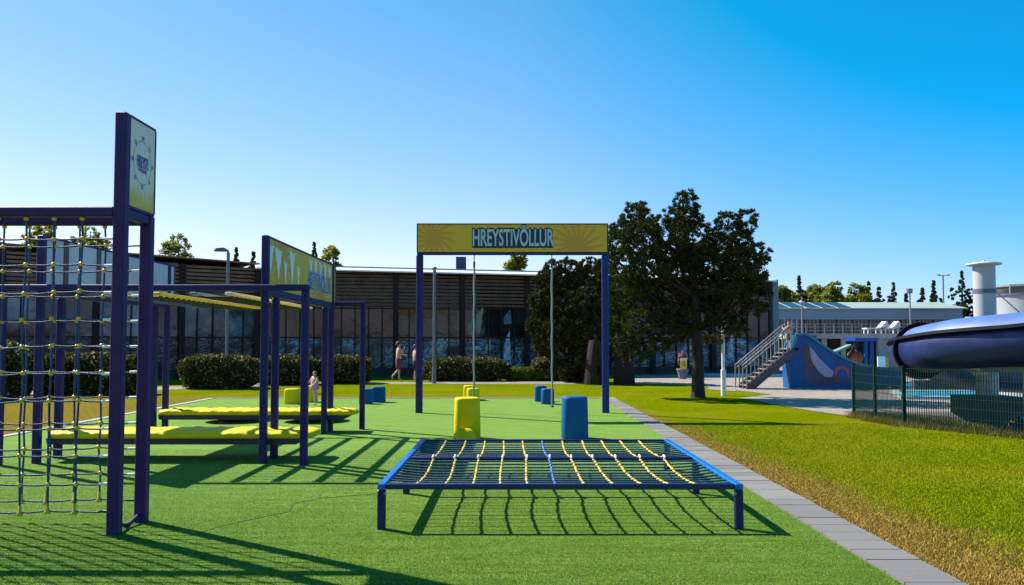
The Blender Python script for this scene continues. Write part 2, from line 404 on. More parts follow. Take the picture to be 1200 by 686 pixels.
def clock_board_mat():
    m, t, b = node_mat('cream_board')
    tc = t.nodes.new('ShaderNodeTexCoord'); sp = t.nodes.new('ShaderNodeSeparateXYZ'); t.links.new(tc.outputs['Object'], sp.inputs[0])
    mp = t.nodes.new('ShaderNodeMapping'); mp.inputs['Scale'].default_value = (1, 22, 2); t.links.new(tc.outputs['Object'], mp.inputs[0])
    nz = noise(t, mp.outputs[0], 1.0, 3)
    f = smooth(t, M_(t, 'ADD', sp.outputs[2], M_(t, 'MULTIPLY', M_(t, 'SUBTRACT', nz, .5), -.35)), 3.02, 3.22)
    col = mixc(t, f, (.78, .46, .06), (.88, .66, .52))
    t.links.new(col, b.inputs['Base Color']); b.inputs['Roughness'].default_value = .5
    return m
CLK = clock_board_mat()
for x, sgn in ((TWX, 1), (TWL, 1)):
    mb = MB(); mb.box(x - .012, x + .035, YN + .057, YB + .05, 2.96, 3.77); b_ = local(mb, tw).build('clock_board', CLK, tw)
    for v in b_.data.vertices: v.co.z += 0
    mb = MB()
    mb.box(x - .02, x + .042, YN + .06, YB + .056, 3.771, 3.79); mb.box(x - .02, x + .042, YN + .06, YB + .056, 2.933, 2.958); mb.box(x - .02, x + .042, YB + .051, YB + .066, 2.959, 3.77)
    local(mb, tw).build('board_frame', PURPLE, tw)
    cy, cz = (YN + YB) / 2 + .055, 3.40
    mb = MB(); R0 = .175
    for k in range(48):
        a0 = 2 * math.pi * k / 48
        if 18 <= k % 48 <= 20: continue
        a1 = 2 * math.pi * (k + 1) / 48
        mb.add([(x + .037, cy + r * math.sin(a), cz + r * 1.15 * math.cos(a)) for a, r in ((a0, R0), (a1, R0), (a1, R0 + .005), (a0, R0 + .005))], [(0, 1, 2, 3)])
    local(mb, tw).build('clock_ring', PRINTB, tw)
    for k in range(8):
        a = 2 * math.pi * k / 8
        tm = text_mesh(str((k * 3) or 24), .055, .9, .001, .0006)
        M = Matrix.Translation((x + .038 - TWX, cy - YN + (R0 + .03) * math.sin(a), cz + (R0 * 1.15 + .03) * math.cos(a))) @ FACE_X
        place_text('clock_number', tm, PRINTB, tw, M)
    tm = text_mesh('HREYSTI', .15, .42, .004, .0008)
    place_text('lettering', tm, PRINTB, tw, Matrix.Translation((x + .038 - TWX, cy - YN, cz)) @ FACE_X)
    tm = text_mesh('VÖLLUR', .05, .9, .002, .0008)
    place_text('lettering', tm, PRINTB, tw, Matrix.Translation((x + .038 - TWX, cy - YN, cz - .075)) @ FACE_X)

def climbing_net(y, x_first, dx, label, seed):
    rnd = random.Random(seed)
    net = thing('climbing_net', (TWX, y, 0), label, 'rope net', 'nets hung in the climbing frame')
    rows = [.22 + .243 * k for k in range(11)]; xs = []
    x = x_first
    while x > TWL + .12: xs.append(x); x -= dx
    off = {}
    for i in range(len(xs)):
        for k in range(len(rows)): off[i, k] = (rnd.uniform(-.012, .012), rnd.uniform(-.008, .008), rnd.uniform(-.01, .01))
    P = lambda i, k: (xs[i] + off[i, k][0] - TWX, off[i, k][1], rows[k] + off[i, k][2] - .015 * math.sin(math.pi * i / (len(xs) - 1)))
    stuff = MB(); kn = MB()
    kn.lathe([(.006, -.021), (.02, -.012), (.024, 0), (.02, .012), (.006, .021)], n=8)
    base = kn.build('knot', KNOTY, net); first = True
    for k, z in enumerate(rows):
        pts = [(-.055, 0, z - .004)] + [P(i, k) for i in range(len(xs))] + [(TWL - TWX + .055, 0, z)]
        mb = MB(); fine = []
        for a, b in zip(pts[:-1], pts[1:]):
            for s in range(3):
                u = s / 3; p = Vector(a).lerp(Vector(b), u); p.z -= .008 * math.sin(math.pi * u); fine.append(p)
        fine.append(Vector(pts[-1])); mb.tube(fine, .0085, 6); hr = mb.build('horizontal_rope', ROPEB, net)
        mb = MB(); mb.tube([(-.056, 0, z - .004), (-.14, 0, z - .006)], .0125, 8); mb.build('sleeve', FERR if k else DARKM, hr)
    for i in range(len(xs)):
        pts = [P(i, k) for k in range(len(rows))] + [(xs[i] - TWX, 0, 2.86)]
        mb = MB(); mb.tube(pts, .009, 6); vr = mb.build('vertical_rope', ROPEB, net)
        mb = MB(); b0 = Vector(pts[0])
        mb.lathe([(.026, -.03), (.026, -.005), (.014, .005), (.012, .065), (.004, .07)], b0.x, b0.y, b0.z, 8)
        mb.build('end_fitting', KNOTY, vr)
        mb = MB(); mb.lathe([(.005, -.02), (.02, -.012), (.02, .012), (.005, .02)], xs[i] - TWX, 0, 2.825, 8); mb.build('top_fitting', KNOTY, vr)
        for k in range(1, len(rows)):
            if xs[i] > -4.75:
                o = base if first else base.copy()
                if not first: C.objects.link(o); o.parent = net
                first = False
                o.location = P(i, k); o.rotation_euler = (rnd.uniform(-.4, .4), rnd.uniform(0, 3), 0)
            else:
                p = P(i, k); stuff.lathe([(.006, -.021), (.02, -.012), (.024, 0), (.02, .012), (.006, .021)], p[0], p[1], p[2], 6)
    o = stuff.build('knot', KNOTY, net); o['kind'] = 'stuff'
climbing_net(YN, -3.87, .252, 'blue rope net with yellow knots in the nearer plane of the tall frame', 3)
climbing_net(YB, -3.93, .242, 'blue rope net with yellow knots just behind the nearer net of the tall frame', 5)

# ------------------------------------------------------------------ overhead frame with two long boards
def sunburst_mat(name, centres, base, dark):
    m, t, b = node_mat(name)
    tc = t.nodes.new('ShaderNodeTexCoord'); sp = t.nodes.new('ShaderNodeSeparateXYZ'); t.links.new(tc.outputs['Object'], sp.inputs[0])
    total = None
    for (ax, cx, cz, n, tw_, rad) in centres:
        u = M_(t, 'SUBTRACT', sp.outputs[ax], cx); v = M_(t, 'SUBTRACT', sp.outputs[2], cz)
        r = M_(t, 'SQRT', M_(t, 'ADD', M_(t, 'MULTIPLY', u, u), M_(t, 'MULTIPLY', v, v)))
        a = M_(t, 'ARCTAN2', v, u)
        s = M_(t, 'SINE', M_(t, 'ADD', M_(t, 'MULTIPLY', a, n), M_(t, 'MULTIPLY', r, tw_)))
        # rays are thick near the centre, thin outside
        s = smooth(t, M_(t, 'SUBTRACT', s, M_(t, 'MULTIPLY', M_(t, 'SUBTRACT', r, rad * .62), 3.2 / rad)), -.15, .15)
        s = M_(t, 'MULTIPLY', s, M_(t, 'SUBTRACT', 1, smooth(t, r, rad * .97, rad * 1.03)))
        total = s if total is None else M_(t, 'MAXIMUM', total, s)
    nz = noise(t, tc.outputs['Object'], 3, 3)
    base_c = mixc(t, nz, base, tuple(c * .85 for c in base))
    col = mixc(t, M_(t, 'MULTIPLY', total, .85), base_c, dark)
    t.links.new(col, b.inputs['Base Color']); b.inputs['Roughness'].default_value = .45
    return m

FX, FXL, FY0, FY1 = -3.52, -6.72, 11.42, 15.80
fr = thing('obstacle_frame', (-5.1, 11.3, 0), 'long violet steel frame with overhead bars and twin boards beyond the nets', 'play frame')
def fpart(mb, name, m, parent=None):
    return local(mb, fr).build(name, m, parent or fr)
for (x, y, h) in ((FX, FY0, 3.25), (FX, 11.95, 2.38), (FX, 15.10, 2.38), (FX, 15.62, 3.25), (FXL, FY0, 3.25), (FXL, 11.95, 2.38), (FXL, 15.10, 2.38), (FXL, 15.62, 3.25),
                  (-2.90, 11.25, 2.44), (-7.16, 11.25, 2.44), (-2.96, 15.92, 2.44), (-7.16, 15.92, 2.44)):
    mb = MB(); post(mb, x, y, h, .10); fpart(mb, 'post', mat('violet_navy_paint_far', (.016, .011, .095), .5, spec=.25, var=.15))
for y, x1 in ((11.25, -2.845), (15.92, -2.905)):
    mb = MB(); mb.bbox(-7.215, x1, y - .05, y + .05, 2.441, 2.53, .01); o = fpart(mb, 'end_beam', MATS['violet_navy_paint_far'])
    o.location.z -= .085 * 0
for x in (FX, FXL):
    mb = MB(); mb.bbox(x - .04, x + .04, FY0 + .052, 15.568, 2.381, 2.46, .008); fpart(mb, 'side_beam', MATS['violet_navy_paint_far'])
OVH = [(-4.00, mat('cream_bar', (.80, .76, .66), .4, var=.06)), (-4.50, mat('overhead_blue', (.10, .20, .55), .35, var=.06)), (-5.02, mat('overhead_yellow', (.80, .60, .01), .45, var=.06)),
       (-5.52, mat('overhead_pale_blue', (.40, .52, .70), .35, var=.06)), (-6.02, mat('overhead_navy', (.03, .05, .16), .45))]
for x, m in OVH:
    hw = .03 if x < -6 else .055
    mb = MB(); mb.bbox(x - hw, x + hw, 11.302, 15.868, 2.385, 2.43, .010); fpart(mb, 'overhead_bar', m)
for xa, xb in ((-4.5, -4.0), (-5.52, -5.02)):
    for k in range(22):
        y = 11.5 + k * .2
        mb = MB(); mb.tube([(xa + .0, y, 2.372), (xb - .0, y, 2.372)], .012, 6); fpart(mb, 'rung', DARKM)
# twin boards
def board(x, mat_face, back):
    mb = MB(); mb.box(x - .02, x + .022, FY0 + .053, FY1 + .05, 2.50, 3.22); bd = fpart(mb, 'board', mat_face)
    mb = MB()
    mb.box(x - .03, x + .03, FY0 + .053, FY1 + .05, 3.222, 3.25); mb.box(x - .03, x + .03, FY0 + .053, FY1 + .05, 2.463, 2.498); mb.box(x - .03, x + .03, FY1 + .052, FY1 + .08, 2.463, 3.25)
    fpart(mb, 'board_frame', MATS['violet_navy_paint_far'], None)
    return bd
SB = sunburst_mat('yellow_sunburst_board', [(1, .9, 3.0, 18, 6, .6), (1, 3.3, 2.7, 18, -5, .7)], (.74, .46, .010), (.60, .26, .012))
bd = board(FX, SB, None); bd['label'] = 'yellow board with pale flames and lettering'
def on_face(x, pts, name, m, dx=.0245):
    mb = MB()
    for poly in pts:
        n = len(poly); mb.add([(x + dx, a, b) for a, b in poly] + [(x + dx - .0015, a, b) for a, b in poly], [tuple(range(n)), tuple(range(2 * n - 1, n - 1, -1))] + [(i, n + i, n + (i + 1) % n, (i + 1) % n) for i in range(n)])
    return fpart(mb, name, m, bd)
rnd = random.Random(9); fl = []
def fang(y, wd, z0, z1):
    wd *= 1.5; z0 -= .05; z1 += .05
    return [(y - wd / 2, z1), (y - wd * .25, z1 + .03), (y + wd * .1, z1 - .02), (y + wd / 2, z1 + .01), (y + wd * .22, z1 - (z1 - z0) * .5), (y + wd * .04, z0), (y - wd * .2, z1 - (z1 - z0) * .55)]
fl = [fang(11.58, .20, 2.74, 3.08), fang(11.98, .26, 2.68, 3.06), fang(12.35, .12, 2.62, 2.90), fang(12.72, .20, 2.60, 3.10), fang(13.10, .12, 2.62, 2.90)]
fl += [fang(13.9 + k * .36, .16, 2.86, 3.10 + .03 * (k % 2)) for k in range(5)]
for f_ in fl: on_face(FX, [f_], 'flame_print', WHITEP)
tm = text_mesh('HREYSTIVÖLLUR', .46, .50, .022, .0006)
place_text('lettering_outline', tm, PALEB, bd, Matrix.Translation((FX + .0245 + 5.1, 14.55 - 11.3, 2.78)) @ FACE_X)
tm = text_mesh('HREYSTIVÖLLUR', .46, .50, -.002, .0008)
place_text('lettering', tm, PRINTB, bd, Matrix.Translation((FX + .0265 + 5.1, 14.55 - 11.3, 2.78)) @ FACE_X)
bk = board(FXL, mat('pale_blue_panel', (.34, .44, .58), .35, var=.12, scale=1.2), None); bk['label'] = 'pale blue panel face'
for y in (12.0, 12.95, 13.9, 14.85):
    mb = MB(); mb.box(FXL + .0225, FXL + .035, y - .06, y + .06, 2.502, 3.218); fpart(mb, 'stiffener', mat('brown_violet', (.07, .04, .06), .6), bk)

# yellow padded benches fixed across the frame
LUMP = None
def padded_bench(y0, y1, x0, x1, zt, label, seed):
    th = thing('padded_bench', ((x0 + x1) / 2, (y0 + y1) / 2, 0), label, 'bench', 'yellow padded benches across the frame')
    rnd = random.Random(seed); nx = 90; ny = 10; L = x1 - x0; Wd = y1 - y0
    vs = []; fs = []
    prof = []                              # cross-section of the pad, front to back
    for j in range(15):
        a = math.pi * j / 14
        ca, sa = math.cos(a), math.sin(a)
        prof.append((-math.copysign(abs(ca) ** .45, ca) * Wd / 2, abs(sa) ** .45))
    for i in range(nx + 1):
        u = i / nx; xx = -L / 2 + L * u
        e = min(1, min(u, 1 - u) / .035); e = math.sqrt(max(0, 1 - (1 - e) ** 2)) if e < 1 else 1
        lump = .006 * math.sin(xx * 16 + seed) + .005 * math.sin(xx * 37) + rnd.uniform(-.004, .004)
        for (py, pz) in prof:
            vs.append((xx, py * (.55 + .45 * e), (zt - .105) + (.10 * pz * (.35 + .65 * e)) + lump * pz))
    n = len(prof)
    fs = [(i * n + j, i * n + j + 1, (i + 1) * n + j + 1, (i + 1) * n + j) for i in range(nx) for j in range(n - 1)]
    fs += [(i * n + n - 1, i * n, (i + 1) * n, (i + 1) * n + n - 1) for i in range(nx)]
    fs += [tuple(range(n)), tuple(range(nx * n + n - 1, nx * n - 1, -1))]
    mb = MB(); mb.add(vs, fs, True); mb.build('pad', YEL, th)
    mb = MB(); mb.prism([(-L / 2 + .05, zt - .195), (L / 2 - .22, zt - .195), (L / 2 - .05, zt - .108), (-L / 2 + .03, zt - .108)], -Wd / 2 + .03, Wd / 2 - .03); mb.build('base_frame', DARKM, th)
    return th
padded_bench(11.55, 12.36, -6.72, -2.88, .45, 'yellow padded bench across the nearer end of the violet frame', 1)
padded_bench(15.20, 15.86, -6.72, -2.98, .46, 'yellow padded bench across the farther end of the violet frame', 2)
for (x, lab) in ((-6.05, 'low dark round balance platform beyond the far bench, the left one'), (-4.35, 'low dark round balance platform beyond the far bench, the one nearer the toddler')):
    th = thing('balance_platform', (x, 17.6, 0), lab, 'play platform', 'dark round platforms behind the benches')
    mb = MB(); mb.lathe([(.55, .10), (.66, .12), (.70, .16), (.66, .19), (.3, .20)], n=28); mb.build('platform_top', mat('dark_rubber', (.018, .010, .010), .8), th)
    mb = MB(); mb.lathe([(.35, 0), (.35, .04), (.2, .101)], n=20); mb.build('foot', DARKM, th)

# ------------------------------------------------------------------ net table
TBX0, TBX1, TBY0, TBM, TBY1, TBZ = -1.19, 2.07, 7.40, 9.12, 10.80, .425
tb = thing('net_table', (.44, 9.1, 0), 'low navy steel frame table strung with blue and yellow rope net', 'play table')
TBROOT = tb.location
def tpart(mb, name, m, parent=None):
    o = TBROOT; mb.v = [(a - o.x, b - o.y, c - o.z) for a, b, c in mb.v]; return mb.build(name, m, parent or tb)
lz = TBZ - .056
for x in (TBX0, TBX1):
    for y in (TBY0, TBM, TBY1):
        s = .036
        mb = MB(); mb.bbox(x - s, x + s, y - s, y + s, 0, lz, .008); tpart(mb, 'leg', NAVY if y < 8 else NAVY)
        if y == TBY0:
            mb = MB(); mb.tube([(x + (.04 if x < 0 else -.04), y - .037, lz - .03), (x + (.04 if x < 0 else -.04), y - .044, lz - .03)], .012, 8); tpart(mb, 'bolt', GREYM)
for x in (TBX0, TBX1):
    mb = MB(); mb.bbox(x - .035, x + .035, TBY0 - .036, TBY1 + .036, lz + .001, TBZ, .008); tpart(mb, 'side_rail', BLUEP)
for y in (TBY0, TBM, TBY1):
    mb = MB(); mb.bbox(TBX0 + .036, TBX1 - .036, y - .025, y + .025, lz + .003, TBZ - .003, .007); tpart(mb, 'cross_rail', mat('shaded_blue_paint', (.002, .022, .09), .4, spec=.3) if y == TBY0 else NAVY)  # front rail gets a darker blue: shade of its face put into the paint
def sag(x, y):
    a, b = (TBY0, TBM) if y < TBM else (TBM, TBY1)
    t_ = (y - a) / (b - a); e = min(1, (x - TBX0) / .5, (TBX1 - x) / .5); e = max(0, e)
    return TBZ - .02 - .04 * math.sin(math.pi * t_) * (1 - (1 - e) ** 2)
def twist_mat(name, c1, c2):
    m, t, b = node_mat(name); tc = t.nodes.new('ShaderNodeTexCoord')
    wv = t.nodes.new('ShaderNodeTexWave'); wv.wave_type = 'BANDS'; wv.bands_direction = 'DIAGONAL'; wv.inputs['Scale'].default_value = 5; wv.inputs['Distortion'].default_value = .3
    t.links.new(tc.outputs['Object'], wv.inputs['Vector'])
    col = mixc(t, smooth(t, wv.outputs['Fac'], .18, .34), c1, c2)
    t.links.new(col, b.inputs['Base Color']); b.inputs['Roughness'].default_value = .6
    return m
TWY = twist_mat('yellow_twist_rope', (.06, .035, .03), (.78, .46, .02)); TWB = twist_mat('blue_twist_rope', (.004, .02, .08), (.01, .14, .50))
ropes_y = [TBY0 + .14 + k * .160 for k in range(10)] + [TBM + .14 + k * .156 for k in range(10)]
rnd = random.Random(2)
for y in ropes_y:
    pts = []; j = rnd.uniform(-.004, .004)
    for k in range(41):
        x = TBX0 + .035 + (TBX1 - TBX0 - .07) * k / 40
        pts.append((x, y + j, sag(x, y)))
    mb = MB(); mb.tube(pts, .0098, 6); tpart(mb, 'cross_rope', ROPEN)
for i in range(11):
    for (a, b) in ((TBY0 + .02, TBM), (TBM, TBY1 - .02)):
        pts = []
        for k in range(145):
            y = a + (b - a) * k / 144; x = -.88 + i * .258 + .010 * math.sin((y - TBY0) * 2 + i)
            # the rope winds over and under every cross rope
            ph = 2 * math.pi * (y - a) / .348
            pts.append((x, y, sag(x, y) + .004 * math.sin(ph)))
        mb = MB(); mb.tube(pts, [.0125 + .0038 * math.sin(k_ * .72) for k_ in range(145)], 6); tpart(mb, 'long_rope', TWB if i == 5 else TWY)
    x = -.88 + i * .258 + .02 * math.sin((TBM - TBY0) * 2 + i)
    mb = MB(); mb.tube([(x - .005, TBM - .07, TBZ - .005), (x, TBM - .03, TBZ + .012), (x, TBM + .03, TBZ + .012), (x + .004, TBM + .07, TBZ - .005)], .012, 8); tpart(mb, 'sleeve', FERR)

# ------------------------------------------------------------------ rope gate with the name board
GX0, GX1, GY, GZ0, GZ1 = -2.27, 2.29, 19.68, 3.88, 4.66
gt = thing('rope_gate', (0, GY, 0), 'tall two-post gate carrying the yellow name board and two climbing ropes', 'play gate')
def gpart(mb, name, m, parent=None):
    mb.v = [(a, b - GY, c) for a, b, c in mb.v]; return mb.build(name, m, parent or gt)
for x, m in ((GX0, mat('post_left', (.020, .010, .110), .45, spec=.3, var=.15)), (GX1, mat('post_right', (.002, .024, .16), .45, spec=.3, var=.15))):
    mb = MB(); mb.bbox(x - .085, x + .085, GY - .05, GY + .05, 0, GZ0, .018); p = gpart(mb, 'post', m)
    mb = MB(); mb.box(x - .012, x + .012, GY - .058, GY - .051, .1, GZ0 - .2); gpart(mb, 'post_rib', m, p)
mb = MB(); mb.bbox(GX0 - .07, GX1 + .07, GY - .045, GY + .045, GZ0, GZ0 + .07, .01); gpart(mb, 'lower_beam', NAVY)
GSB = sunburst_mat('gate_sunburst', [(0, -1.95, 4.32, 16, 9, .62), (0, 1.55, 4.10, 18, -8, .74), (0, .35, 4.75, 16, 6, .35)], (.74, .42, .010), (.62, .25, .016))
mb = MB(); mb.box(GX0 - .05, GX1 + .05, GY - .040, GY + .035, GZ0 + .073, GZ1 - .03); nb_ = gpart(mb, 'name_board', GSB)
mb = MB(); mb.box(GX0 - .075, GX1 + .075, GY - .05, GY + .045, GZ1 - .028, GZ1)
mb.box(GX0 - .075, GX0 - .051, GY - .05, GY + .045, GZ0 + .071, GZ1 - .029); mb.box(GX1 + .051, GX1 + .075, GY - .05, GY + .045, GZ0 + .071, GZ1 - .029); gpart(mb, 'board_frame', NAVY)
tm0 = text_mesh('HREYSTIVÖLLUR', .58, .5, .0, .001)
xs_ = [v.co.x for v in tm0.vertices]; ys_ = [v.co.y for v in tm0.vertices]; print('TEXT', min(xs_), max(xs_), min(ys_), max(ys_))
TW_ = 1.98 / (max(xs_) - min(xs_)) * .5
tm = text_mesh('HREYSTIVÖLLUR', .58, TW_, .012, .001)
place_text('lettering', tm, PALEB, nb_, Matrix.Translation((.02, -.046, 4.285)) @ FACE_Y)
tm = text_mesh('HREYSTIVÖLLUR', .58, TW_, .048, .0012)
place_text('lettering_outline', tm, NAVYP, nb_, Matrix.Translation((.02, -.0425, 4.285)) @ FACE_Y)
mb = MB(); rr = random.Random(8); poly = []
for k in range(27): poly.append((-.985 + 1.97 * k / 26, 4.515 + .012 * (k % 2)))
for k in range(27): poly.append((.985 - 1.97 * k / 26 + .02, 4.055 - .012 * (k % 2)))
mb.prism(poly, GY - .0418, GY - .0402); gpart(mb, 'lettering_plate', NAVYP, nb_)
for x, z0 in ((-.93, .30), (.98, .18)):
    rp = thing('climbing_rope', (x, GY, GZ0), 'grey climbing rope hanging above the ' + ('yellow' if x < 0 else 'blue') + ' far step blocks', 'rope', 'climbing ropes hung from the gate')
    mb = MB(); mb.tube([(0, 0, 0), (0, 0, -.16)], .012, 8); mb.tube([(0, 0, -.16), (0, 0, -.30)], .026, 8); mb.build('swivel', DARKM, rp)
    pts = [(.006 * math.sin(k * .8), .004 * math.cos(k), -.30 - (GZ0 - .3 - z0) * k / 40) for k in range(41)]
    mb = MB(); mb.tube(pts, .024, 8); mb.build('rope', mat('grey_rope', (.28, .27, .27), .9, var=.3, scale=40, bump=.6, bscale=120), rp)
    mb = MB(); mb.tube([pts[-1], (0, 0, -(GZ0 - z0) - .03)], .04, 8); mb.build('rope_end', DARKM, rp)

# ------------------------------------------------------------------ foam step blocks
def step_block(x, y, wd, h, m, label, group, rz=0):
    mb = MB(); r = wd / 2
    mb.lathe([(r * .98, 0), (r * 1.0, .02), (r * .985, h * .5), (r * .95, h - .05), (r * .93, h - .02), (r * .87, h - .005), (r * .6, h + .002)], n=32, sq=3.4)
    o = mb.build('step_block', m); o.location = (x, y, .012); o.rotation_euler.z = rz
    return tag(o, label, 'step block', group)
YG, BG = 'yellow foam step blocks', 'blue foam step blocks'
step_block(-.80, 14.42, .47, .73, YEL, 'tall yellow step block right behind the net table', YG, .1)
step_block(1.12, 14.42, .47, .75, BLUEF, 'tall blue step block right behind the net table', BG, .06)
step_block(-1.16, 24.05, .38, .36, YEL, 'small yellow step block under the left rope, the front one', YG, .1)
step_block(-1.30, 24.50, .36, .42, YEL, 'small yellow step block under the left rope, the back one', YG)
step_block(1.00, 22.6, .37, .43, BLUEF, 'small blue step block under the right rope, the front one', BG, .1)
step_block(.84, 23.6, .36, .46, BLUEF, 'small blue step block under the right rope, the back one', BG)
step_block(-6.20, 22.7, .42, .42, YEL, 'small yellow step block by the toddler, the left one', YG, .1)
step_block(-5.86, 23.4, .40, .47, YEL, 'small yellow step block by the toddler, the back one', YG)
step_block(-4.12, 22.7, .38, .42, BLUEF, 'small blue step block behind the violet frame, the left one', BG, .1)
step_block(-3.86, 23.3, .40, .45, BLUEF, 'small blue step block behind the violet frame, the back one', BG)
mb = MB(); mb.lathe([(.20, 0), (.205, .05), (.19, .12), (.15, .18), (.09, .215), (.02, .225)], n=24)
o = mb.build('step_dome', YEL); o.location = (-.82, 14.0, .012); tag(o, 'low yellow dome at the foot of the tall yellow block', 'step dome')

# ------------------------------------------------------------------ people
def bez(pts): return pts
def skin_mesh(name, verts, edges, radii, m, parent, root=0, sub=2):
    me = bpy.data.meshes.new(name); me.from_pydata(verts, edges, []); me.materials.append(m)
    o = bpy.data.objects.new(name, me); C.objects.link(o); o.parent = parent
    md = o.modifiers.new('skin', 'SKIN'); md.use_smooth_shade = True
    sv = me.skin_vertices[0].data if len(me.skin_vertices) else None
    if sv is None:
        me.attributes.new; 
    for i, r in enumerate(radii):
        me.skin_vertices[0].data[i].radius = (r, r) if isinstance(r, (int, float)) else r
        me.skin_vertices[0].data[i].use_root = (i == root)
    s = o.modifiers.new('sub', 'SUBSURF'); s.levels = sub; s.render_levels = sub
    return o
def person(loc, H, rz, label, J, wear, hair_m, bare=True, hairshape=1.0, body_mat=None):
    """J: joint dict in units of H, x right, y forward, z up (person faces +y)"""
    th = thing('person', loc, label, 'person', rz=rz)
    keys = ['pelvis', 'waist', 'chest', 'neck', 'jaw', 'head', 'crown', 'shL', 'elL', 'wrL', 'shR', 'elR', 'wrR', 'hipL', 'knL', 'anL', 'toL', 'hipR', 'knR', 'anR', 'toR']
    rad = dict(pelvis=.085, waist=.075, chest=.092, neck=.034, jaw=.040, head=.058, crown=.040, shL=.040, elL=.025, wrL=.017, shR=.040, elR=.025, wrR=.017,
               hipL=.062, knL=.034, anL=.021, toL=.018, hipR=.062, knR=.034, anR=.021, toR=.018)
    P = [Vector(J[k]) * H for k in keys]; r = [rad[k] * H * .92 for k in keys]
    E = [(0, 1), (1, 2), (2, 3), (3, 4), (4, 5), (5, 6), (2, 7), (7, 8), (8, 9), (2, 10), (10, 11), (11, 12), (0, 13), (13, 14), (14, 15), (15, 16), (0, 17), (17, 18), (18, 19), (19, 20)]
    for wi, ei in ((9, 8), (12, 11)):            # hands: palm, four fingers, thumb
        d = (P[wi] - P[ei]).normalized(); side = d.cross(Vector((0, 1, .2))).normalized(); fwd = d.cross(side)
        palm = len(P); P.append(P[wi] + d * .045 * H); r.append(.017 * H); E.append((wi, palm))
        for q, ln in ((-1.5, .036), (-.5, .042), (.5, .040), (1.5, .032)):
            a = len(P); P.append(P[palm] + d * .022 * H + side * q * .011 * H); r.append(.0055 * H); E.append((palm, a))
            P.append(P[a] + d * ln * H * .9 + fwd * .008 * H); r.append(.0045 * H); E.append((a, a + 1))
        a = len(P); P.append(P[wi] + d * .03 * H - side * .028 * H); r.append(.006 * H); E.append((wi, a))
        P.append(P[a] + d * .025 * H - side * .006 * H); r.append(.005 * H); E.append((a, a + 1))
    skin_mesh('body', [tuple(p) for p in P], E, r, body_mat or SKIN, th)
    # face
    hd = Vector(J['head']) * H; fw = Vector((0, 1, 0)); mb = MB()
    for sx in (-1, 1): mb.lathe([(.002, -.006), (.007, 0), (.002, .006)], hd.x + sx * .022 * H, hd.y + .052 * H, hd.z + .0 * H, 8)
    mb.build('eyes', HAIR, th)
    mb = MB(); mb.add([(hd.x - .008 * H, hd.y + .05 * H, hd.z - .03 * H), (hd.x + .008 * H, hd.y + .05 * H, hd.z - .03 * H), (hd.x, hd.y + .05 * H, hd.z), (hd.x, hd.y + .068 * H, hd.z - .026 * H)], [(0, 1, 3), (0, 3, 2), (1, 2, 3), (0, 2, 1)]); mb.build('nose', body_mat or SKIN, th)
    mb = MB()
    n = 14; vs = []
    for i in range(7):
        for k in range(n):
            a = 2 * math.pi * k / n; el = math.pi / 2 * i / 6
            rr = .066 * H * math.cos(el) + .001; back = -.012 * H
            low = (-.035 * H * hairshape if math.sin(a) < .3 else .02 * H) if i == 0 else 0
            vs.append((hd.x + rr * math.cos(a), hd.y + back + rr * math.sin(a), hd.z + .018 * H + .062 * H * math.sin(el) + low))
    mb.add(vs, [(i * n + k, i * n + (k + 1) % n, (i + 1) * n + (k + 1) % n, (i + 1) * n + k) for i in range(6) for k in range(n)], True); mb.build('hair', hair_m, th)
    for (nm, ks, es, rr, m) in wear:
        skin_mesh(nm, [tuple(Vector(J[k] if isinstance(k, str) else k) * H) for k in ks], es, [a * H for a in rr], m, th, sub=1)
    return th
STAND = dict(pelvis=(0, 0, .53), waist=(0, 0, .62), chest=(0, .005, .74), neck=(0, 0, .84), jaw=(0, .012, .875), head=(0, .005, .925), crown=(0, 0, .958),
             shL=(-.105, 0, .80), elL=(-.135, -.01, .65), wrL=(-.14, .05, .52), shR=(.105, 0, .80), elR=(.135, -.01, .65), wrR=(.14, .05, .52),
             hipL=(-.055, 0, .49), knL=(-.06, .02, .28), anL=(-.06, -.01, .045), toL=(-.065, .075, .018), hipR=(.055, 0, .49), knR=(.06, .02, .28), anR=(.06, -.01, .045), toR=(.065, .075, .018))
def pose(**k): d = dict(STAND); d.update(k); return d
REDC = mat('red_shorts', (.22, .03, .035), .8); BLKC = mat('black_shorts', (.012, .012, .02), .8); PINKC = mat('pink_dress', (.52, .22, .25), .8); REDT = mat('red_top', (.65, .05, .04), .8)
shorts = lambda m: ('shorts', ['pelvis', 'hipL', 'knL', 'hipR', 'knR', 'waist'], [(0, 1), (1, 2), (0, 3), (3, 4), (0, 5)], [.098, .082, .062, .082, .062, .078], m)
walk = pose(hipL=(-.055, 0, .49), knL=(-.06, .03, .28), anL=(-.06, .03, .045), toL=(-.065, .11, .018), hipR=(.055, 0, .49), knR=(.06, -.03, .28), anR=(.06, -.18, .12), toR=(.065, -.16, .045),
            elR=(.16, .06, .70), wrR=(.06, .12, .80), elL=(-.15, .04, .67), wrL=(-.10, .15, .66))
x, y = at(467, 447.2)
person((x, y, .008), 1.80, R(-68), 'bare-chested person in long red swim shorts walking along the path', walk, [shorts(REDC)], HAIR)
x, y = at(486.8, 447.2)
person((x, y, .008), 1.66, R(-60), 'bare-chested person in black shorts half hidden by the gate post', pose(elR=(.13, .05, .67), wrR=(.12, .16, .60)), [shorts(BLKC)], HAIR)
x, y = at(368.5, 476.5)
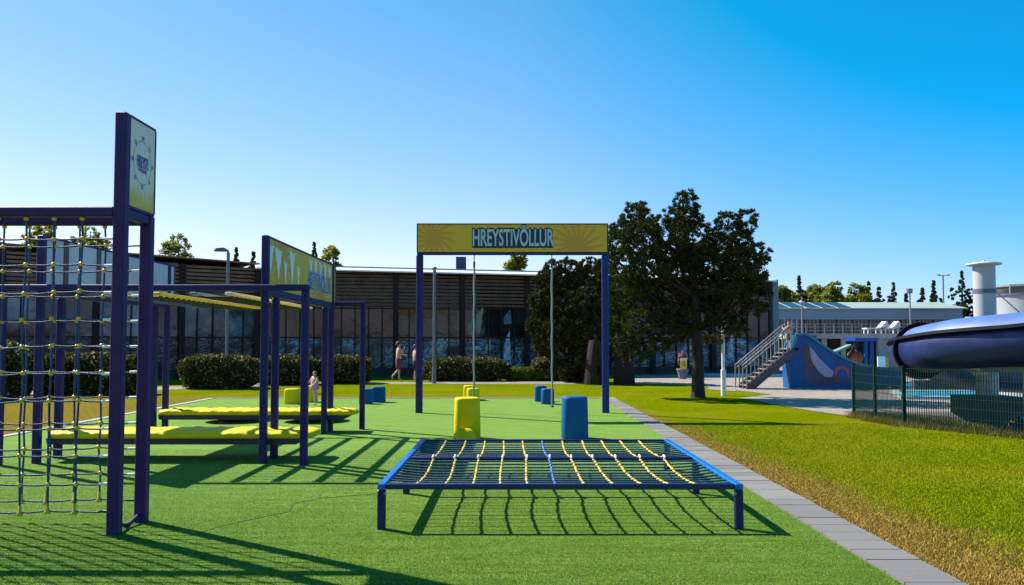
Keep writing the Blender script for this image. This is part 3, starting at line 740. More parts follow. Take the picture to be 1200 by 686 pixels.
toddler = pose(head=(0, .01, .90), jaw=(0, .02, .84), crown=(0, 0, .95), neck=(0, 0, .80), knL=(-.08, .05, .27), anL=(-.15, .06, .05), toL=(-.17, .14, .02), knR=(.07, -.04, .27), anR=(.13, -.10, .06), toR=(.13, -.03, .02),
               elL=(-.17, .06, .70), wrL=(-.16, .16, .62), elR=(.18, .03, .70), wrR=(.15, .12, .60))
BLOND = mat('fair_hair', (.16, .09, .05), .7)
person((x, y, .016), .96, R(140), 'toddler in a pale pink dress between the yellow and blue blocks', toddler,
       [('dress', ['chest', 'waist', 'pelvis', (0, 0, .42), 'shL', 'shR'], [(0, 1), (1, 2), (2, 3), (0, 4), (0, 5)], [.105, .105, .14, .175, .055, .055], PINKC)], BLOND, hairshape=1.6)

# ------------------------------------------------------------------ vegetation
PINE = leaf_mat('pine_needles', (.020, .032, .006), (.066, .080, .016), (.13, .11, .03), 2.0, .12)
PINE2 = leaf_mat('pine_needles_bushy', (.022, .030, .006), (.080, .080, .018), (.15, .12, .04), 2.0, .12)
HEDGE = leaf_mat('hedge_leaves', (.026, .034, .005), (.10, .10, .022), (.38, .31, .13), 3.0, .3)
BROAD = leaf_mat('broad_leaves', (.12, .15, .016), (.27, .28, .045), (.34, .30, .09), .4, .6)
FIR = leaf_mat('fir_needles', (.030, .050, .016), (.085, .11, .030), None, 1, .4)
GRN = leaf_mat('shrub_leaves', (.06, .10, .008), (.18, .22, .02), None, 4, .3)
def rand_dirs(rg, n):
    v = rg.normal(size=(n, 3)); return v / np.linalg.norm(v, axis=1)[:, None]
def tufts(rg, centers, outward, per, rad, ln, wd):
    """needle tufts: blades radiating from clump centres"""
    n = len(centers); c = np.repeat(centers, per, 0); o = np.repeat(outward, per, 0)
    d = rand_dirs(rg, n * per) + o * .85 + np.array([0, 0, .25]); d /= np.linalg.norm(d, axis=1)[:, None]
    s = np.cross(d, rand_dirs(rg, n * per)); s /= np.linalg.norm(s, axis=1)[:, None] + 1e-6
    k = rg.uniform(.35, 1.0, (n * per, 1)); cc = c + d * rad * k
    L = ln * rg.uniform(.6, 1.2, (n * per, 1))
    return cc, d * L / 2, s * wd / 2
def lobes_points(rg, lobes, n_per_area):
    P = []; O = []
    for (c, r) in lobes:
        c = np.array(c); r = np.array(r); area = (r[0] * r[1] + r[0] * r[2] + r[1] * r[2]) / 3 * 12
        n = max(6, int(area * n_per_area)); d = rand_dirs(rg, n)
        k = rg.uniform(.45, 1.08, (n, 1)) ** .6
        P.append(c + d * r * k); O.append(d + np.array([0, 0, .45]))
    return np.concatenate(P), np.concatenate(O)
def tree(name, x, y, lobes, label, cat, leaf, trunk, dens=6, per=42, rad=.2, ln=.16, wd=.045, group=None, seed=1, limb_m=None):
    """lobes: list of (centre, radii) in world; trunk: list of (x,y,z,r)"""
    rg = np.random.default_rng(seed); th = thing(name, (x, y, 0), label, cat, group)
    off = np.array([x, y, 0])
    mb = MB(); tp = [Vector(p[:3]) - Vector((x, y, 0)) for p in trunk]; mb.tube(tp, [p[3] for p in trunk], 10)
    tk = mb.build('trunk', limb_m or BARK, th)
    rnd = random.Random(seed)
    for (c, r) in lobes:
        c = Vector(c) - Vector((x, y, 0)); k = min(len(tp) - 2, max(0, int(rnd.uniform(.35, .8) * len(tp))))
        best = min(range(len(tp)), key=lambda i: abs(tp[i].z - (c.z - .6 * abs(c.xy.length)))); s = tp[best]
        if s.z < min(2.2, tp[-1].z * .4): s = next(q_ for q_ in tp if q_.z >= min(2.2, tp[-1].z * .4))
        if (c - s).length < .3: continue
        mid = s.lerp(c, .5) + Vector((rnd.uniform(-.15, .15), rnd.uniform(-.15, .15), -.08 * (c - s).length))
        r0 = min(.085, .022 + .018 * (c - s).length)
        mb = MB(); mb.tube([s, s.lerp(mid, .6), mid, c, c + (c - mid) * .3], [r0, r0 * .85, r0 * .65, r0 * .4, r0 * .15], 6); mb.build('limb', limb_m or BARK, th)
    P, O = lobes_points(rg, lobes, dens); O /= np.linalg.norm(O, axis=1)[:, None]
    cc, ax, ay = tufts(rg, P - off, O, per, rad, ln, wd)
    quads_obj('crown', cc, ax, ay, leaf, th)
    return th
def px_lobes(Y, L, dy=1.0, rg=random.Random(3)):
    out = []
    for (px, py, rx, ry) in L:
        X, Z = hz(px, py, Y); s = Y / FPX
        yy = Y + rg.uniform(-1, 1) * dy
        out.append(((X, yy, Z), (rx * s, (rx + ry) / 2 * s * 1.0, ry * s)))
    return out
YT = 25.5; x, y = at(818, 466)
L = [(800, 243, 13, 16), (803, 262, 20, 18), (740, 256, 17, 14), (752, 250, 10, 12), (728, 278, 15, 20), (745, 285, 26, 22), (775, 272, 22, 20), (818, 280, 24, 24), (850, 268, 19, 17), (870, 264, 13, 14),
     (862, 290, 24, 20), (886, 300, 15, 13), (893, 318, 12, 12), (840, 308, 30, 20), (795, 302, 30, 20), (760, 315, 26, 22), (732, 312, 14, 24), (728, 345, 14, 20), (748, 352, 20, 18), (785, 340, 28, 18), (825, 338, 26, 18), (860, 330, 26, 16), (884, 340, 16, 10), (900, 341, 8, 7),
     (775, 372, 18, 11), (742, 380, 17, 14), (866, 352, 20, 8), (842, 365, 18, 8), (735, 402, 12, 14), (765, 395, 12, 8), (868, 388, 12, 5), (845, 398, 14, 4), (790, 388, 10, 5), (755, 268, 18, 14), (812, 300, 24, 18), (876, 285, 18, 16), (882, 325, 18, 12), (850, 345, 22, 10), (862, 310, 22, 16), (745, 330, 20, 16), (725, 365, 14, 16), (815, 372, 24, 14), (790, 362, 24, 16), (848, 378, 22, 11), (745, 414, 16, 13), (880, 362, 16, 8), (770, 405, 14, 8), (800, 392, 16, 6), (720, 385, 10, 16), (826, 352, 26, 14), (800, 322, 30, 16), (720, 300, 8, 12)]
tree('pine_tree', x, y, px_lobes(YT, L, .9), 'large dark pine with a bare trunk beside the white pole', 'tree', PINE,
     [(x, y, -.05, .25), (x, y, .35, .20), (x + .02, y, 1.2, .18), (x - .03, y, 2.2, .16), (x - .05, y, 3.2, .14), (x - .2, y, 4.3, .12), (x - .35, y, 5.4, .07), (x - .42, y, 6.2, .03)], dens=29, per=44, rad=.11, ln=.09, wd=.020, seed=11)
x, y = at(668, 447.5)
L = [(646, 312, 8, 9), (668, 314, 14, 12), (692, 312, 12, 10), (706, 318, 12, 12), (640, 330, 14, 14), (660, 330, 20, 16), (690, 332, 20, 18), (634, 355, 14, 16), (655, 358, 22, 20), (685, 360, 24, 20), (708, 350, 14, 22), (632, 382, 14, 15), (655, 388, 24, 20), (688, 390, 26, 20), (640, 405, 14, 12), (665, 415, 22, 16), (695, 418, 20, 16), (712, 395, 12, 18), (680, 436, 20, 10), (720, 372, 10, 18)]
tree('pine_tree', x, y, px_lobes(35.5, L, .8), 'bushy broad pine with foliage to the ground behind the right gate post', 'tree', PINE2,
     [(x, y, -.05, .2), (x, y, 1.5, .17), (x, y, 3, .12), (x, y, 4.4, .06)], dens=27, per=40, rad=.13, ln=.12, wd=.027, seed=12)

def hedge(px0, px1, pt, pb, depth, label, seed, m=HEDGE, cat='hedge', group='clipped hedges along the path', name='hedge', leaf=.05, dens=900):
    x0, y0 = at(px0, pb); x1, y1 = at(px1, pb); y = max(y0, y1) if False else (y0 + y1) / 2
    h = hz(px0, pt, y)[1]; cx = (x0 + x1) / 2; L = x1 - x0
    th = thing(name, (cx, y + depth / 2, 0), label, cat, group); rg = np.random.default_rng(seed)
    # super-ellipsoid body
    n = int((L * h * 2 + L * depth + depth * h * 2) * dens)
    d = rand_dirs(rg, n); e = 3.4
    q = (np.abs(d[:, 0]) ** e + np.abs(d[:, 1]) ** e + np.abs(d[:, 2]) ** e) ** (1 / e)
    p = d / q[:, None]; lum = 1 + .05 * np.sin(p[:, 0] * L * 3 + seed) * np.cos(p[:, 2] * 4 + p[:, 1] * 3)
    p = p * np.array([L / 2, depth / 2, h / 2]) * (lum * rg.uniform(.92, 1.04, n) + (rg.random(n) > .93) * rg.uniform(0, .09, n) + .035 * np.sin(p[:, 0] * L * 7 + p[:, 1] * 5))[:, None]
    p[:, 2] += h / 2; p = p[p[:, 2] > .02]; n = len(p)
    a = rand_dirs(rg, n); b = np.cross(a, rand_dirs(rg, n)); b /= np.linalg.norm(b, axis=1)[:, None] + 1e-6
    s = rg.uniform(.5, 1.1, (n, 1)) * leaf
    quads_obj('foliage', p, a * s, b * s * .6, m, th)
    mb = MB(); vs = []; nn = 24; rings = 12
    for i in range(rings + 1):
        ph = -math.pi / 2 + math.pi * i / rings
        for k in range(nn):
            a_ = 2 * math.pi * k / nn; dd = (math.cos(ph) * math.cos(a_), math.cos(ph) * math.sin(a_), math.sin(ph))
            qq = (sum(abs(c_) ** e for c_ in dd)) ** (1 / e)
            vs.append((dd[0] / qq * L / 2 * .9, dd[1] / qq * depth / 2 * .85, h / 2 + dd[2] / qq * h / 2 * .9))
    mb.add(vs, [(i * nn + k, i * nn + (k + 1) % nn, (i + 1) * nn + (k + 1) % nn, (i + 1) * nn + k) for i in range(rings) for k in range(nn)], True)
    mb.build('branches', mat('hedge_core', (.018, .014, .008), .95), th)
    return th
hedge(24, 150, 415, 464, 1.6, 'long clipped hedge seen through the rope nets', 21)
hedge(203, 291, 417, 456.5, 1.8, 'rounded clipped hedge left of the two by the lamp post', 22)
hedge(294, 363, 417.5, 452, 1.8, 'rounded clipped hedge behind the middle of the violet frame', 23)
hedge(368, 428, 418, 450.5, 1.8, 'rounded clipped hedge behind the toddler, nearest the walkers', 24)
hedge(497, 592, 420, 447.5, 1.8, 'clipped hedge just right of the left gate post', 25)
hedge(-120, 14, 402, 470, 1.8, 'tall hedge at the left edge of the picture', 30)
hedge(592, 640, 432, 447, 1.0, 'low bright green shrub at the end of the hedge', 26, GRN, 'shrub', None, 'shrub', .07)
hedge(624, 658, 420, 447, 1.3, 'loose leafy shrub in front of the bushy pine', 27, leaf_mat('loose_shrub', (.05, .06, .012), (.16, .13, .05), (.28, .22, .12), 4), 'shrub', None, 'shrub', .08, 350)
hedge(656, 686, 422, 448, 1.3, 'dark shrub between the bushy pine and the left steel shell', 28, HEDGE, 'shrub', None, 'shrub', .08, 500)
def auto_tree(px0, px1, ptop, pbase_y, Y, label, leaf, seed, kind='broad', group='trees beyond the pool buildings', name='tree', z0=1.0):
    rnd = random.Random(seed); s = Y / FPX
    xc, zt = hz((px0 + px1) / 2, ptop, Y); W = (px1 - px0) * s * (1.9 if kind == 'fir' else 1); lobes = []
    if kind == 'fir':
        H = zt; k = 12
        for i in range(k):
            f = (i / (k - 1)) ** .8; r = W / 2 * (1 - f) * rnd.uniform(.8, 1.15) + .06
            z = z0 + (H - z0) * f
            for j in range(4 if f < .6 else (2 if f < .85 else 1)):
                a = rnd.uniform(0, 6.28); q = .62 if f < .85 else .1
                lobes.append(((xc + math.cos(a) * r * q, Y + math.sin(a) * r * q, z - r * .15), (r * .5, r * .5, (H - z0) / k * .45)))
    else:
        zc = zt - W * .5
        for j in range(16):
            a = rnd.uniform(0, 6.28); q = rnd.uniform(.15, .85)
            z = rnd.uniform(max(z0, zt - W * 1.1), zt - W * .14)
            sh = 1 - max(0, (z - (zt - W * .5)) / (W * .5)) * .75
            lobes.append(((xc + math.cos(a) * q * W / 2 * sh, Y + math.sin(a) * q * W / 2, z), (W * rnd.uniform(.13, .2), W * .17, W * rnd.uniform(.11, .17))))
        lobes.append(((xc, Y, zt - W * .13), (W * .14, W * .14, W * .13)))
    return tree(name, xc, Y, lobes, label, 'tree', leaf, [(xc, Y, -.05, .28), (xc, Y, zt * .5, .18), (xc, Y, zt * .85, .06), (xc, Y, zt * .97, .02)],
                dens=(5.0 if Y < 70 else 3.6) * (.8 if kind == 'fir' else 1), per=30, rad=(.0013 if kind == 'fir' else .0052) * Y, ln=.0026 * Y, wd=.0016 * Y, group=group, seed=seed)
TB = 'trees showing above the swimming hall roof'
auto_tree(22, 74, 264, 0, 52, 'leafy tree above the roof seen through the left of the nets', BROAD, 31, group=TB, z0=4)
auto_tree(80, 132, 267, 0, 52, 'leafy tree above the roof beside the tall net posts', BROAD, 32, group=TB, z0=4)
auto_tree(182, 237, 277, 0, 55, 'leafy tree above the roof between nets and lamp post', BROAD, 33, group=TB, z0=4)
auto_tree(266, 288, 294, 0, 62, 'small fir top above the roof right of the lamp post', FIR, 34, 'fir', TB, 'fir_tree', 4)
auto_tree(288, 306, 297, 0, 62, 'small fir top above the roof just left of the yellow board', FIR, 35, 'fir', TB, 'fir_tree', 4)
auto_tree(358, 378, 287, 0, 62, 'thin fir top above the right end of the yellow board', FIR, 36, 'fir', TB, 'fir_tree', 4)
auto_tree(376, 406, 291, 0, 60, 'tree top above the roof right of the thin fir', BROAD, 37, group=TB, z0=4)
auto_tree(592, 618, 298, 0, 62, 'thin tree top under the name board', BROAD, 38, group=TB, z0=4)
TR = 'trees beyond the far pool building'
lt = [(896, 932, 337, 'broad', 'low yellow-green tree at the right end of the big pine'), (920, 952, 326, 'fir', 'tall dark fir rising over the far building roof'), (932, 974, 337, 'broad', 'yellow-green tree right of the tall fir'), (955, 1000, 333, 'broad', 'round yellow-green tree above the roof windows'),
      (984, 1020, 335, 'broad', 'yellow-green tree above the end of the roof windows'), (1006, 1030, 334, 'fir', 'slim tree left of the two small firs'), (1020, 1040, 339, 'fir', 'small pointed fir near the box-headed lamp'), (1036, 1058, 335, 'fir', 'pointed dark fir just left of the box-headed lamp'),
      (1054, 1070, 347, 'fir', 'tiny fir just right of the box-headed lamp'), (1070, 1092, 341, 'fir', 'dark fir left of the two-armed street lamp'), (1082, 1106, 332, 'fir', 'tall fir behind the two-armed street lamp'), (1104, 1150, 322, 'fir', 'big dark fir behind the white column'), (1152, 1172, 340, 'broad', 'tree between the white column and the round tank')]
for i, (a, b, t_, k, lab) in enumerate(lt):
    auto_tree(a, b, t_, 0, 88 + (i % 3) * 2, lab, BROAD if k == 'broad' else FIR, 50 + i, k, TR, 'tree' if k == 'broad' else 'fir_tree', 2)

# ------------------------------------------------------------------ swimming hall
SLAT = mat('brown_slats', (.130, .062, .038), .7, var=.25, scale=2)
SLAT2 = mat('brown_slats_left', (.26, .105, .055), .7, var=.25, scale=2)
FRAMEM = mat('dark_window_frame', (.030, .018, .016), .7, spec=.2)
FASC = mat('white_fascia', (.82, .82, .84), .4, var=.04)
ROOFT = mat('grey_roof', (.16, .19, .25), .6, var=.1)
def glass_mat(name, c1, c2, scale, rough=.08):
    m, t, b = node_mat(name); tc = t.nodes.new('ShaderNodeTexCoord')
    n = noise(t, tc.outputs['Object'], scale, 5, .6); col = mixc(t, smooth(t, n, .42, .62), c1, c2)
    t.links.new(col, b.inputs['Base Color']); b.inputs['Roughness'].default_value = rough; b.inputs['Specular IOR Level'].default_value = .35
    bp = t.nodes.new('ShaderNodeBump'); bp.inputs['Strength'].default_value = .2; bp.inputs['Distance'].default_value = .08
    t.links.new(noise(t, tc.outputs['Object'], 1.3, 2), bp.inputs['Height']); t.links.new(bp.outputs[0], b.inputs['Normal'])
    return m
GLASS = glass_mat('dark_glass', (.012, .012, .014), (.040, .038, .036), .8)
GLASSU = glass_mat('upper_glass', (.020, .024, .022), (.045, .052, .046), .5)
GLASSL = glass_mat('left_glass', (.05, .035, .03), (.20, .26, .30), .35)  # pale blue patches: sky reflections put into the glass colour
def wave_pane_mat(name, kind):
    """lower panes: marbled swirls; blue is print with the pool behind, grey paints reflected surroundings"""
    m, t, b = node_mat(name); tc = t.nodes.new('ShaderNodeTexCoord')
    mp = t.nodes.new('ShaderNodeMapping'); mp.inputs['Scale'].default_value = (.42, .42, .85); t.links.new(tc.outputs['Object'], mp.inputs[0])
    nz = t.nodes.new('ShaderNodeTexNoise'); nz.inputs['Scale'].default_value = 1.25 if kind == 'blue' else 1.9; nz.inputs['Detail'].default_value = 3.5
    nz.inputs['Distortion'].default_value = 2.2; nz.inputs['Roughness'].default_value = .55; t.links.new(mp.outputs[0], nz.inputs['Vector'])
    rp = t.nodes.new('ShaderNodeValToRGB'); e = rp.color_ramp.elements
    if kind == 'blue':
        cols = [(.30, (.012, .016, .022)), (.40, (.015, .05, .09)), (.46, (.03, .17, .28)), (.49, (.35, .46, .50)), (.52, (.05, .12, .18)), (.56, (.016, .018, .024)), (.60, (.20, .27, .29)), (.64, (.45, .52, .54)), (.68, (.05, .10, .13)), (.75, (.02, .02, .03))]
    else:
        cols = [(.30, (.014, .010, .012)), (.42, (.05, .030, .026)), (.47, (.02, .014, .014)), (.50, (.24, .22, .21)), (.53, (.035, .022, .022)), (.60, (.018, .014, .018)), (.63, (.30, .33, .35)), (.66, (.04, .03, .035))]
    e[0].position = cols[0][0]; e[0].color = (*cols[0][1], 1); e[1].position = cols[-1][0]; e[1].color = (*cols[-1][1], 1)
    for p, c in cols[1:-1]:
        q = e.new(p); q.color = (*c, 1)
    t.links.new(nz.outputs['Fac'], rp.inputs[0])
    dim = noise(t, tc.outputs['Object'], .6, 3)
    t.links.new(mixc(t, M_(t, 'MULTIPLY', smooth(t, dim, .42, .66), .75), rp.outputs[0], (.02, .016, .016)), b.inputs['Base Color']); b.inputs['Roughness'].default_value = .25; b.inputs['Specular IOR Level'].default_value = .3
    return m
FILMB = wave_pane_mat('blue_wave_film', 'blue'); REFLG = wave_pane_mat('grey_wave_reflection', 'grey')  # grey waves: reflections painted on the lower panes of the left runs
hall = thing('swimming_hall', (-13, 41, 0), 'long brown-slatted swimming hall with tall dark windows behind the playground', 'building')
def hall_wall(x0, y0, x1, y1, h0, h1, bays, slat, low_pane, wsplit, blind=0.0):
    """one straight run of facade from (x0,y0) to (x1,y1); local frame: s along, n outwards (towards the viewer)"""
    d = Vector((x1 - x0, y1 - y0, 0)); L = d.length; d.normalize(); nrm = Vector((d.y, -d.x, 0))
    O = hall.location
    M = Matrix(((d.x, nrm.x, 0, x0 - O.x), (d.y, nrm.y, 0, y0 - O.y), (0, 0, 1, 0), (0, 0, 0, 1)))
    def B(mb, s0, s1, n0, n1, z0, z1): mb.box(s0, s1, n0, n1, z0, z1, M)
    mb = MB(); B(mb, 0, L, -8, -.42, 0, min(h0, h1) - .25); mb.build('wall', mat('hall_wall', (.03, .018, .014), .8), hall)
    mb = MB(); B(mb, 0, L, -.40, .06, 0, .42); mb.build('plinth', mat('dark_plinth', (.03, .028, .03), .8), hall)
    # sloping roof and fascia
    def slab(z_off0, z_off1, n0, n1, name, m, s_in=0):
        mb = MB(); vs = []
        for s, h in ((-s_in, h0), (L + s_in, h1)):
            for n in (n0, n1):
                for z in (h + z_off0, h + z_off1): vs.append(M @ Vector((s, n, z)))
        mb.add(vs, [(0, 1, 3, 2), (4, 6, 7, 5), (0, 4, 5, 1), (2, 3, 7, 6), (0, 2, 6, 4), (1, 5, 7, 3)]); return mb.build(name, m, hall)
    slab(-.02, .06, -8.3, -1.7, 'roof', ROOFT)
    def slope(n0, z0, n1, z1, th_, name, m):
        mb = MB(); vs = []
        for s, h in ((0, h0), (L, h1)):
            for n, z in ((n0, z0), (n0, z0 - th_), (n1, z1), (n1, z1 - th_)): vs.append(M @ Vector((s, n, h + z)))
        mb.add(vs, [(0, 1, 3, 2), (4, 6, 7, 5), (0, 4, 5, 1), (2, 3, 7, 6), (0, 2, 6, 4), (1, 5, 7, 3)]); mb.build(name, m, hall)
    if low_pane is FILMB: slope(.80, -.33, -1.6, .0, .07, 'eaves', FASC)
    else: slope(.30, -.05, -1.6, .05, .07, 'eaves', mat('brown_eaves', (.26, .13, .08), .7))
    slope(-1.602, .075, -1.7, .075, .10, 'ridge_trim', ROOFT)
    bl = L / bays
    for k in range(bays):
        s0, s1 = k * bl, (k + 1) * bl; h = h0 + (h1 - h0) * (k + .5) / bays; zt = min(h0 + (h1 - h0) * k / bays, h0 + (h1 - h0) * (k + 1) / bays) - .31
        mb = MB(); B(mb, s0 - .13, s0 + .13, -.1, .28, 0, zt + .02); mb.build('column', FRAMEM, hall)
        # slats
        mb = MB(); z = wsplit + .1
        while z < zt - .05:
            B(mb, s0 + .14, s1 - .14, .10, .15, z, z + .11); z += .19
        mb.build('slat_screen', slat, hall)
        mb = MB(); B(mb, s0 + .14, s1 - .14, -.30, -.2, wsplit, zt); mb.build('upper_pane', GLASSU if not blind else slat, hall)
        mb = MB(); B(mb, s0 + .14, s1 - .14, -.05, .0, 2.05, wsplit - .03); wn = mb.build('window', GLASSL if low_pane is REFLG else (GLASS if k % 2 else GLASSU), hall)
        mb = MB(); B(mb, s0 + .14, s1 - .14, -.05, .0, .44, 2.0); mb.build('lower_pane', low_pane, wn)
        mb = MB(); nm = 5
        for j in range(1, nm): s = s0 + bl * j / nm; B(mb, s - .03, s + .03, .003, .09, .44, zt)
        for z in (2.02, wsplit - .01): B(mb, s0 + .14, s1 - .14, .004, .06, z - .03, z + .03)
        mb.build('mullions', FRAMEM, wn)
    return M, L
hall_wall(-31, 28.5, -22.2, 34.8, 6.3, 6.15, 2, SLAT2, REFLG, 3.9)
hall_wall(-22.2, 34.8, -13, 41, 6.12, 5.86, 3, SLAT2, REFLG, 3.8)
Mh, Lh = hall_wall(-13, 41, 14.6, 45.3, 5.86, 5.56, 8, SLAT, FILMB, 3.55)
mb = MB(); mb.box(Lh + .02, Lh + .35, -8, .3, 0, 5.3, Mh); mb.build('end_wall', mat('pale_end_wall', (.13, .17, .21), .6), hall)
X_, Z_ = hz(540, 301, 46); mb = MB(); mb.box(X_ - .28 + 13, X_ + .28 + 13, 5.0, 5.6, 5.4, Z_); mb.build('roof_vent', mat('vent_box', (.03, .04, .10), .6), hall)
# painted figures behind the glass: pale sail shape, pale panel, bright posters
def on_hall(px, py, wpx, hpx, name, m, lean=0):
    X, Z = hz(px, py, 42.7); s = 42.7 / FPX; yw = 41 + .1558 * (X + 13)
    mb = MB(); a = wpx * s / 2; b = hpx * s / 2
    mb.prism([(X - a + 13, Z - b), (X + a + 13, Z - b * .8), (X + a * .8 + lean * s + 13, Z + b), (X + a * .2 + lean * s + 13, Z + b * .5)], yw - 41 - .012, yw - 41 - .004)
    o = mb.build(name, m, hall); return o
on_hall(550, 377, 26, 34, 'sail_print', mat('sail_print', (.22, .25, .20), .4), 6)
on_hall(571, 405, 8, 14, 'poster', mat('poster_pale', (.45, .55, .38), .4))
on_hall(592, 406, 13, 38, 'poster', mat('poster_blue_white', (.38, .48, .60), .4, var=.5, scale=3))
on_hall(592, 372, 15, 18, 'poster', mat('poster_teal', (.03, .14, .20), .4))
on_hall(418, 393, 7, 6, 'poster', mat('poster_red', (.35, .02, .02), .4))
on_hall(868, 406, 10, 34, 'poster', mat('poster_blue_white', (.38, .48, .60), .4))
on_hall(545, 408, 40, 5, 'poster', mat('poster_wave', (.20, .34, .42), .4, var=.6, scale=2))

# ------------------------------------------------------------------ lamp posts, sculptures, planter
x, y = at(265, 456)
lp = thing('street_lamp', (x, y, 0), 'grey lamp post with a flat head behind the violet frame', 'street lamp', 'lamps and masts')
mb = MB(); mb.tube([(0, 0, 0), (0, 0, .9)], .085, 10); mb.tube([(0, 0, .9), (0, 0, 5.15)], .06, 10); mb.build('pole', LAMPM, lp)
mb = MB(); mb.tube([(0, 0, 5.13), (-.02, 0, 5.22), (-.12, 0, 5.25)], .045, 8); mb.build('arm', LAMPM, lp)
mb = MB(); mb.prism([(-.52, 5.20), (-.10, 5.20), (-.08, 5.27), (-.14, 5.33), (-.42, 5.31)], -.14, .14); mb.build('lamp_head', mat('lamp_head_grey', (.10, .10, .12), .5), lp)
x, y = at(508.7, 449.8)
pl = thing('flag_pole', (x, y, 0), 'thin grey pole standing on the path right of the left gate post', 'pole')
mb = MB(); mb.tube([(0, 0, 0), (0, 0, .7)], .095, 10); mb.tube([(0, 0, .7), (0, 0, 4.9)], .07, 10); mb.build('pole', LAMPM, pl)
mb = MB(); mb.lathe([(.07, 0), (.1, .03), (.1, .06), (.03, .1)], 0, 0, 4.9, 10); mb.build('cap', LAMPM, pl)
x, y = at(848, 464)
pl = thing('flag_pole', (x, y, 0), 'slim white pole on the lawn right of the big pine trunk', 'pole')
mb = MB(); mb.tube([(0, 0, 0), (0, 0, .85)], .085, 12); mb.build('sleeve', WHITE, pl)
mb = MB(); mb.tube([(0, 0, .85), (0, 0, 2.95)], .055, 12); mb.lathe([(.055, 0), (.075, .02), (.06, .06), (.01, .08)], 0, 0, 2.95, 10); mb.build('pole', WHITE, pl)
def shell(px0, px1, label, flip):
    x0, y0 = at(px0, 451); x1, y1 = at(px1, 451); W = x1 - x0; cx = (x0 + x1) / 2; H = 1.86
    th = thing('sculpture', (cx, y0, 0), label, 'sculpture', 'pair of rusted steel shells')
    mb = MB(); vs = []; n = 9; rows = 10; T = .05
    for side in (0, 1):
        for i in range(rows + 1):
            f = i / rows; half = W / 2 * (1 - .30 * f ** 1.6)
            for k in range(n):
                u = -1 + 2 * k / (n - 1); xx = u * half + flip * W * .10 * f
                if (u * flip) > 0: xx = u * half * (1 - .18 * f * (1 if flip else 0)) + flip * W * .0
                yy = -.28 * (1 - u * u) + (T if side else 0); vs.append((xx, yy, H * f - (.02 * u * u if f == 1 else 0)))
    N = (rows + 1) * n; fs = []
    slots = [(7, 5), (2, 5), (3, 5)] if flip > 0 else [(4, 3)]
    for s in (0, 1):
        for i in range(rows):
            for k in range(n - 1):
                if (i, k) in slots and s < 2: continue
                q = (s * N + i * n + k, s * N + i * n + k + 1, s * N + (i + 1) * n + k + 1, s * N + (i + 1) * n + k); fs.append(q if not s else q[::-1])
    for i in range(rows):
        for k in (0, n - 1): fs.append((i * n + k, (i + 1) * n + k, N + (i + 1) * n + k, N + i * n + k))
    for k in range(n - 1):
        for i in (0, rows): fs.append((i * n + k, i * n + k + 1, N + i * n + k + 1, N + i * n + k))
    mb.add(vs, fs); mb.build('steel_shell', RUST, th)
    mb = MB(); mb.box(-W * .42, W * .42, -.14, .2, 0, .05); mb.build('foot_plate', RUST, th)
shell(684.5, 709, 'curved rusted steel shell half behind the right gate post', 1)
shell(718.5, 744.5, 'curved rusted steel shell right of the right gate post', -1)
x, y = at(800, 444.5)
pt = thing('planter', (x, y, 0), 'grey tub of pink flowers with a yellow notice beyond the pine trunk', 'planter')
mb = MB(); mb.lathe([(.17, 0), (.24, .3), (.27, .42), (.29, .44), (.29, .5), (.24, .5), (.22, .45)], n=16); mb.build('tub', mat('tub_grey', (.14, .16, .22), .8), pt)
mb = MB(); mb.box(-.16, .14, -.31, -.29, .5, 1.02); sg = mb.build('notice', mat('notice_yellow', (.70, .55, .02), .5), pt)
mb = MB(); mb.tube([(-.06, -.312, .68), (.0, -.312, .82), (.06, -.312, .68), (-.02, -.312, .66)], .014, 6); mb.box(-.03, .03, -.314, -.311, .84, .9); mb.build('notice_symbol', NAVYP, sg)
mb = MB(); mb.box(-.16, .14, -.3135, -.3105, .9, 1.0); mb.build('notice_band', WHITE, sg)
rg = np.random.default_rng(6); n = 500; P = rand_dirs(rg, n) * np.array([.26, .22, .35]) * rg.uniform(.5, 1, (n, 1)) + np.array([.02, .05, .95]); a = rand_dirs(rg, n) * .035; b = np.cross(a, rand_dirs(rg, n))
quads_obj('flowers', P, a, b, leaf_mat('pink_flowers', (.12, .05, .06), (.38, .16, .24), (.6, .5, .5), 5), pt)

# ------------------------------------------------------------------ far pool building, terrace, loungers
fb = thing('pool_building', (32, 62, 0), 'low blue-grey pool building with roof windows at the far right', 'building')
def fpx(px, py, Y): return hz(px, py, Y)
x0 = hz(880, 400, 62)[0] - 32; x1 = hz(1128, 400, 62)[0] - 32
zr = hz(0, 355.5, 62)[1]; ze = hz(0, 361.5, 62)[1]; zw = hz(0, 374, 62)[1]
BW = mat('blue_grey_cladding', (.15, .21, .31), .5, var=.1, scale=.3)
mb = MB(); mb.box(x0, x1, .3, 12, 0, ze - .02); mb.build('wall', mat('far_wall', (.11, .13, .17), .7), fb)
mb = MB(); mb.box(x0, x1, -.1, .28, zw + .05, ze - .03); mb.build('cladding_band', BW, fb)
mb = MB(); mb.box(x0, x1, -.14, .2, zw - .03, zw + .04); mb.build('ledge', mat('ledge_grey', (.30, .32, .36), .6), fb)
mb = MB(); mb.add([(x0 - .2, -.5, ze), (x1 + .2, -.5, ze), (x1 + .2, 3.5, zr + .25), (x0 - .2, 3.5, zr + .25), (x0 - .2, -.5, ze - .06), (x1 + .2, -.5, ze - .06), (x1 + .2, 3.5, zr + .1), (x0 - .2, 3.5, zr + .1)],
       [(0, 1, 2, 3), (4, 7, 6, 5), (0, 4, 5, 1), (1, 5, 6, 2), (2, 6, 7, 3), (3, 7, 4, 0)]); rf = mb.build('roof', mat('green_grey_roof', (.30, .38, .34), .5, var=.1), fb)
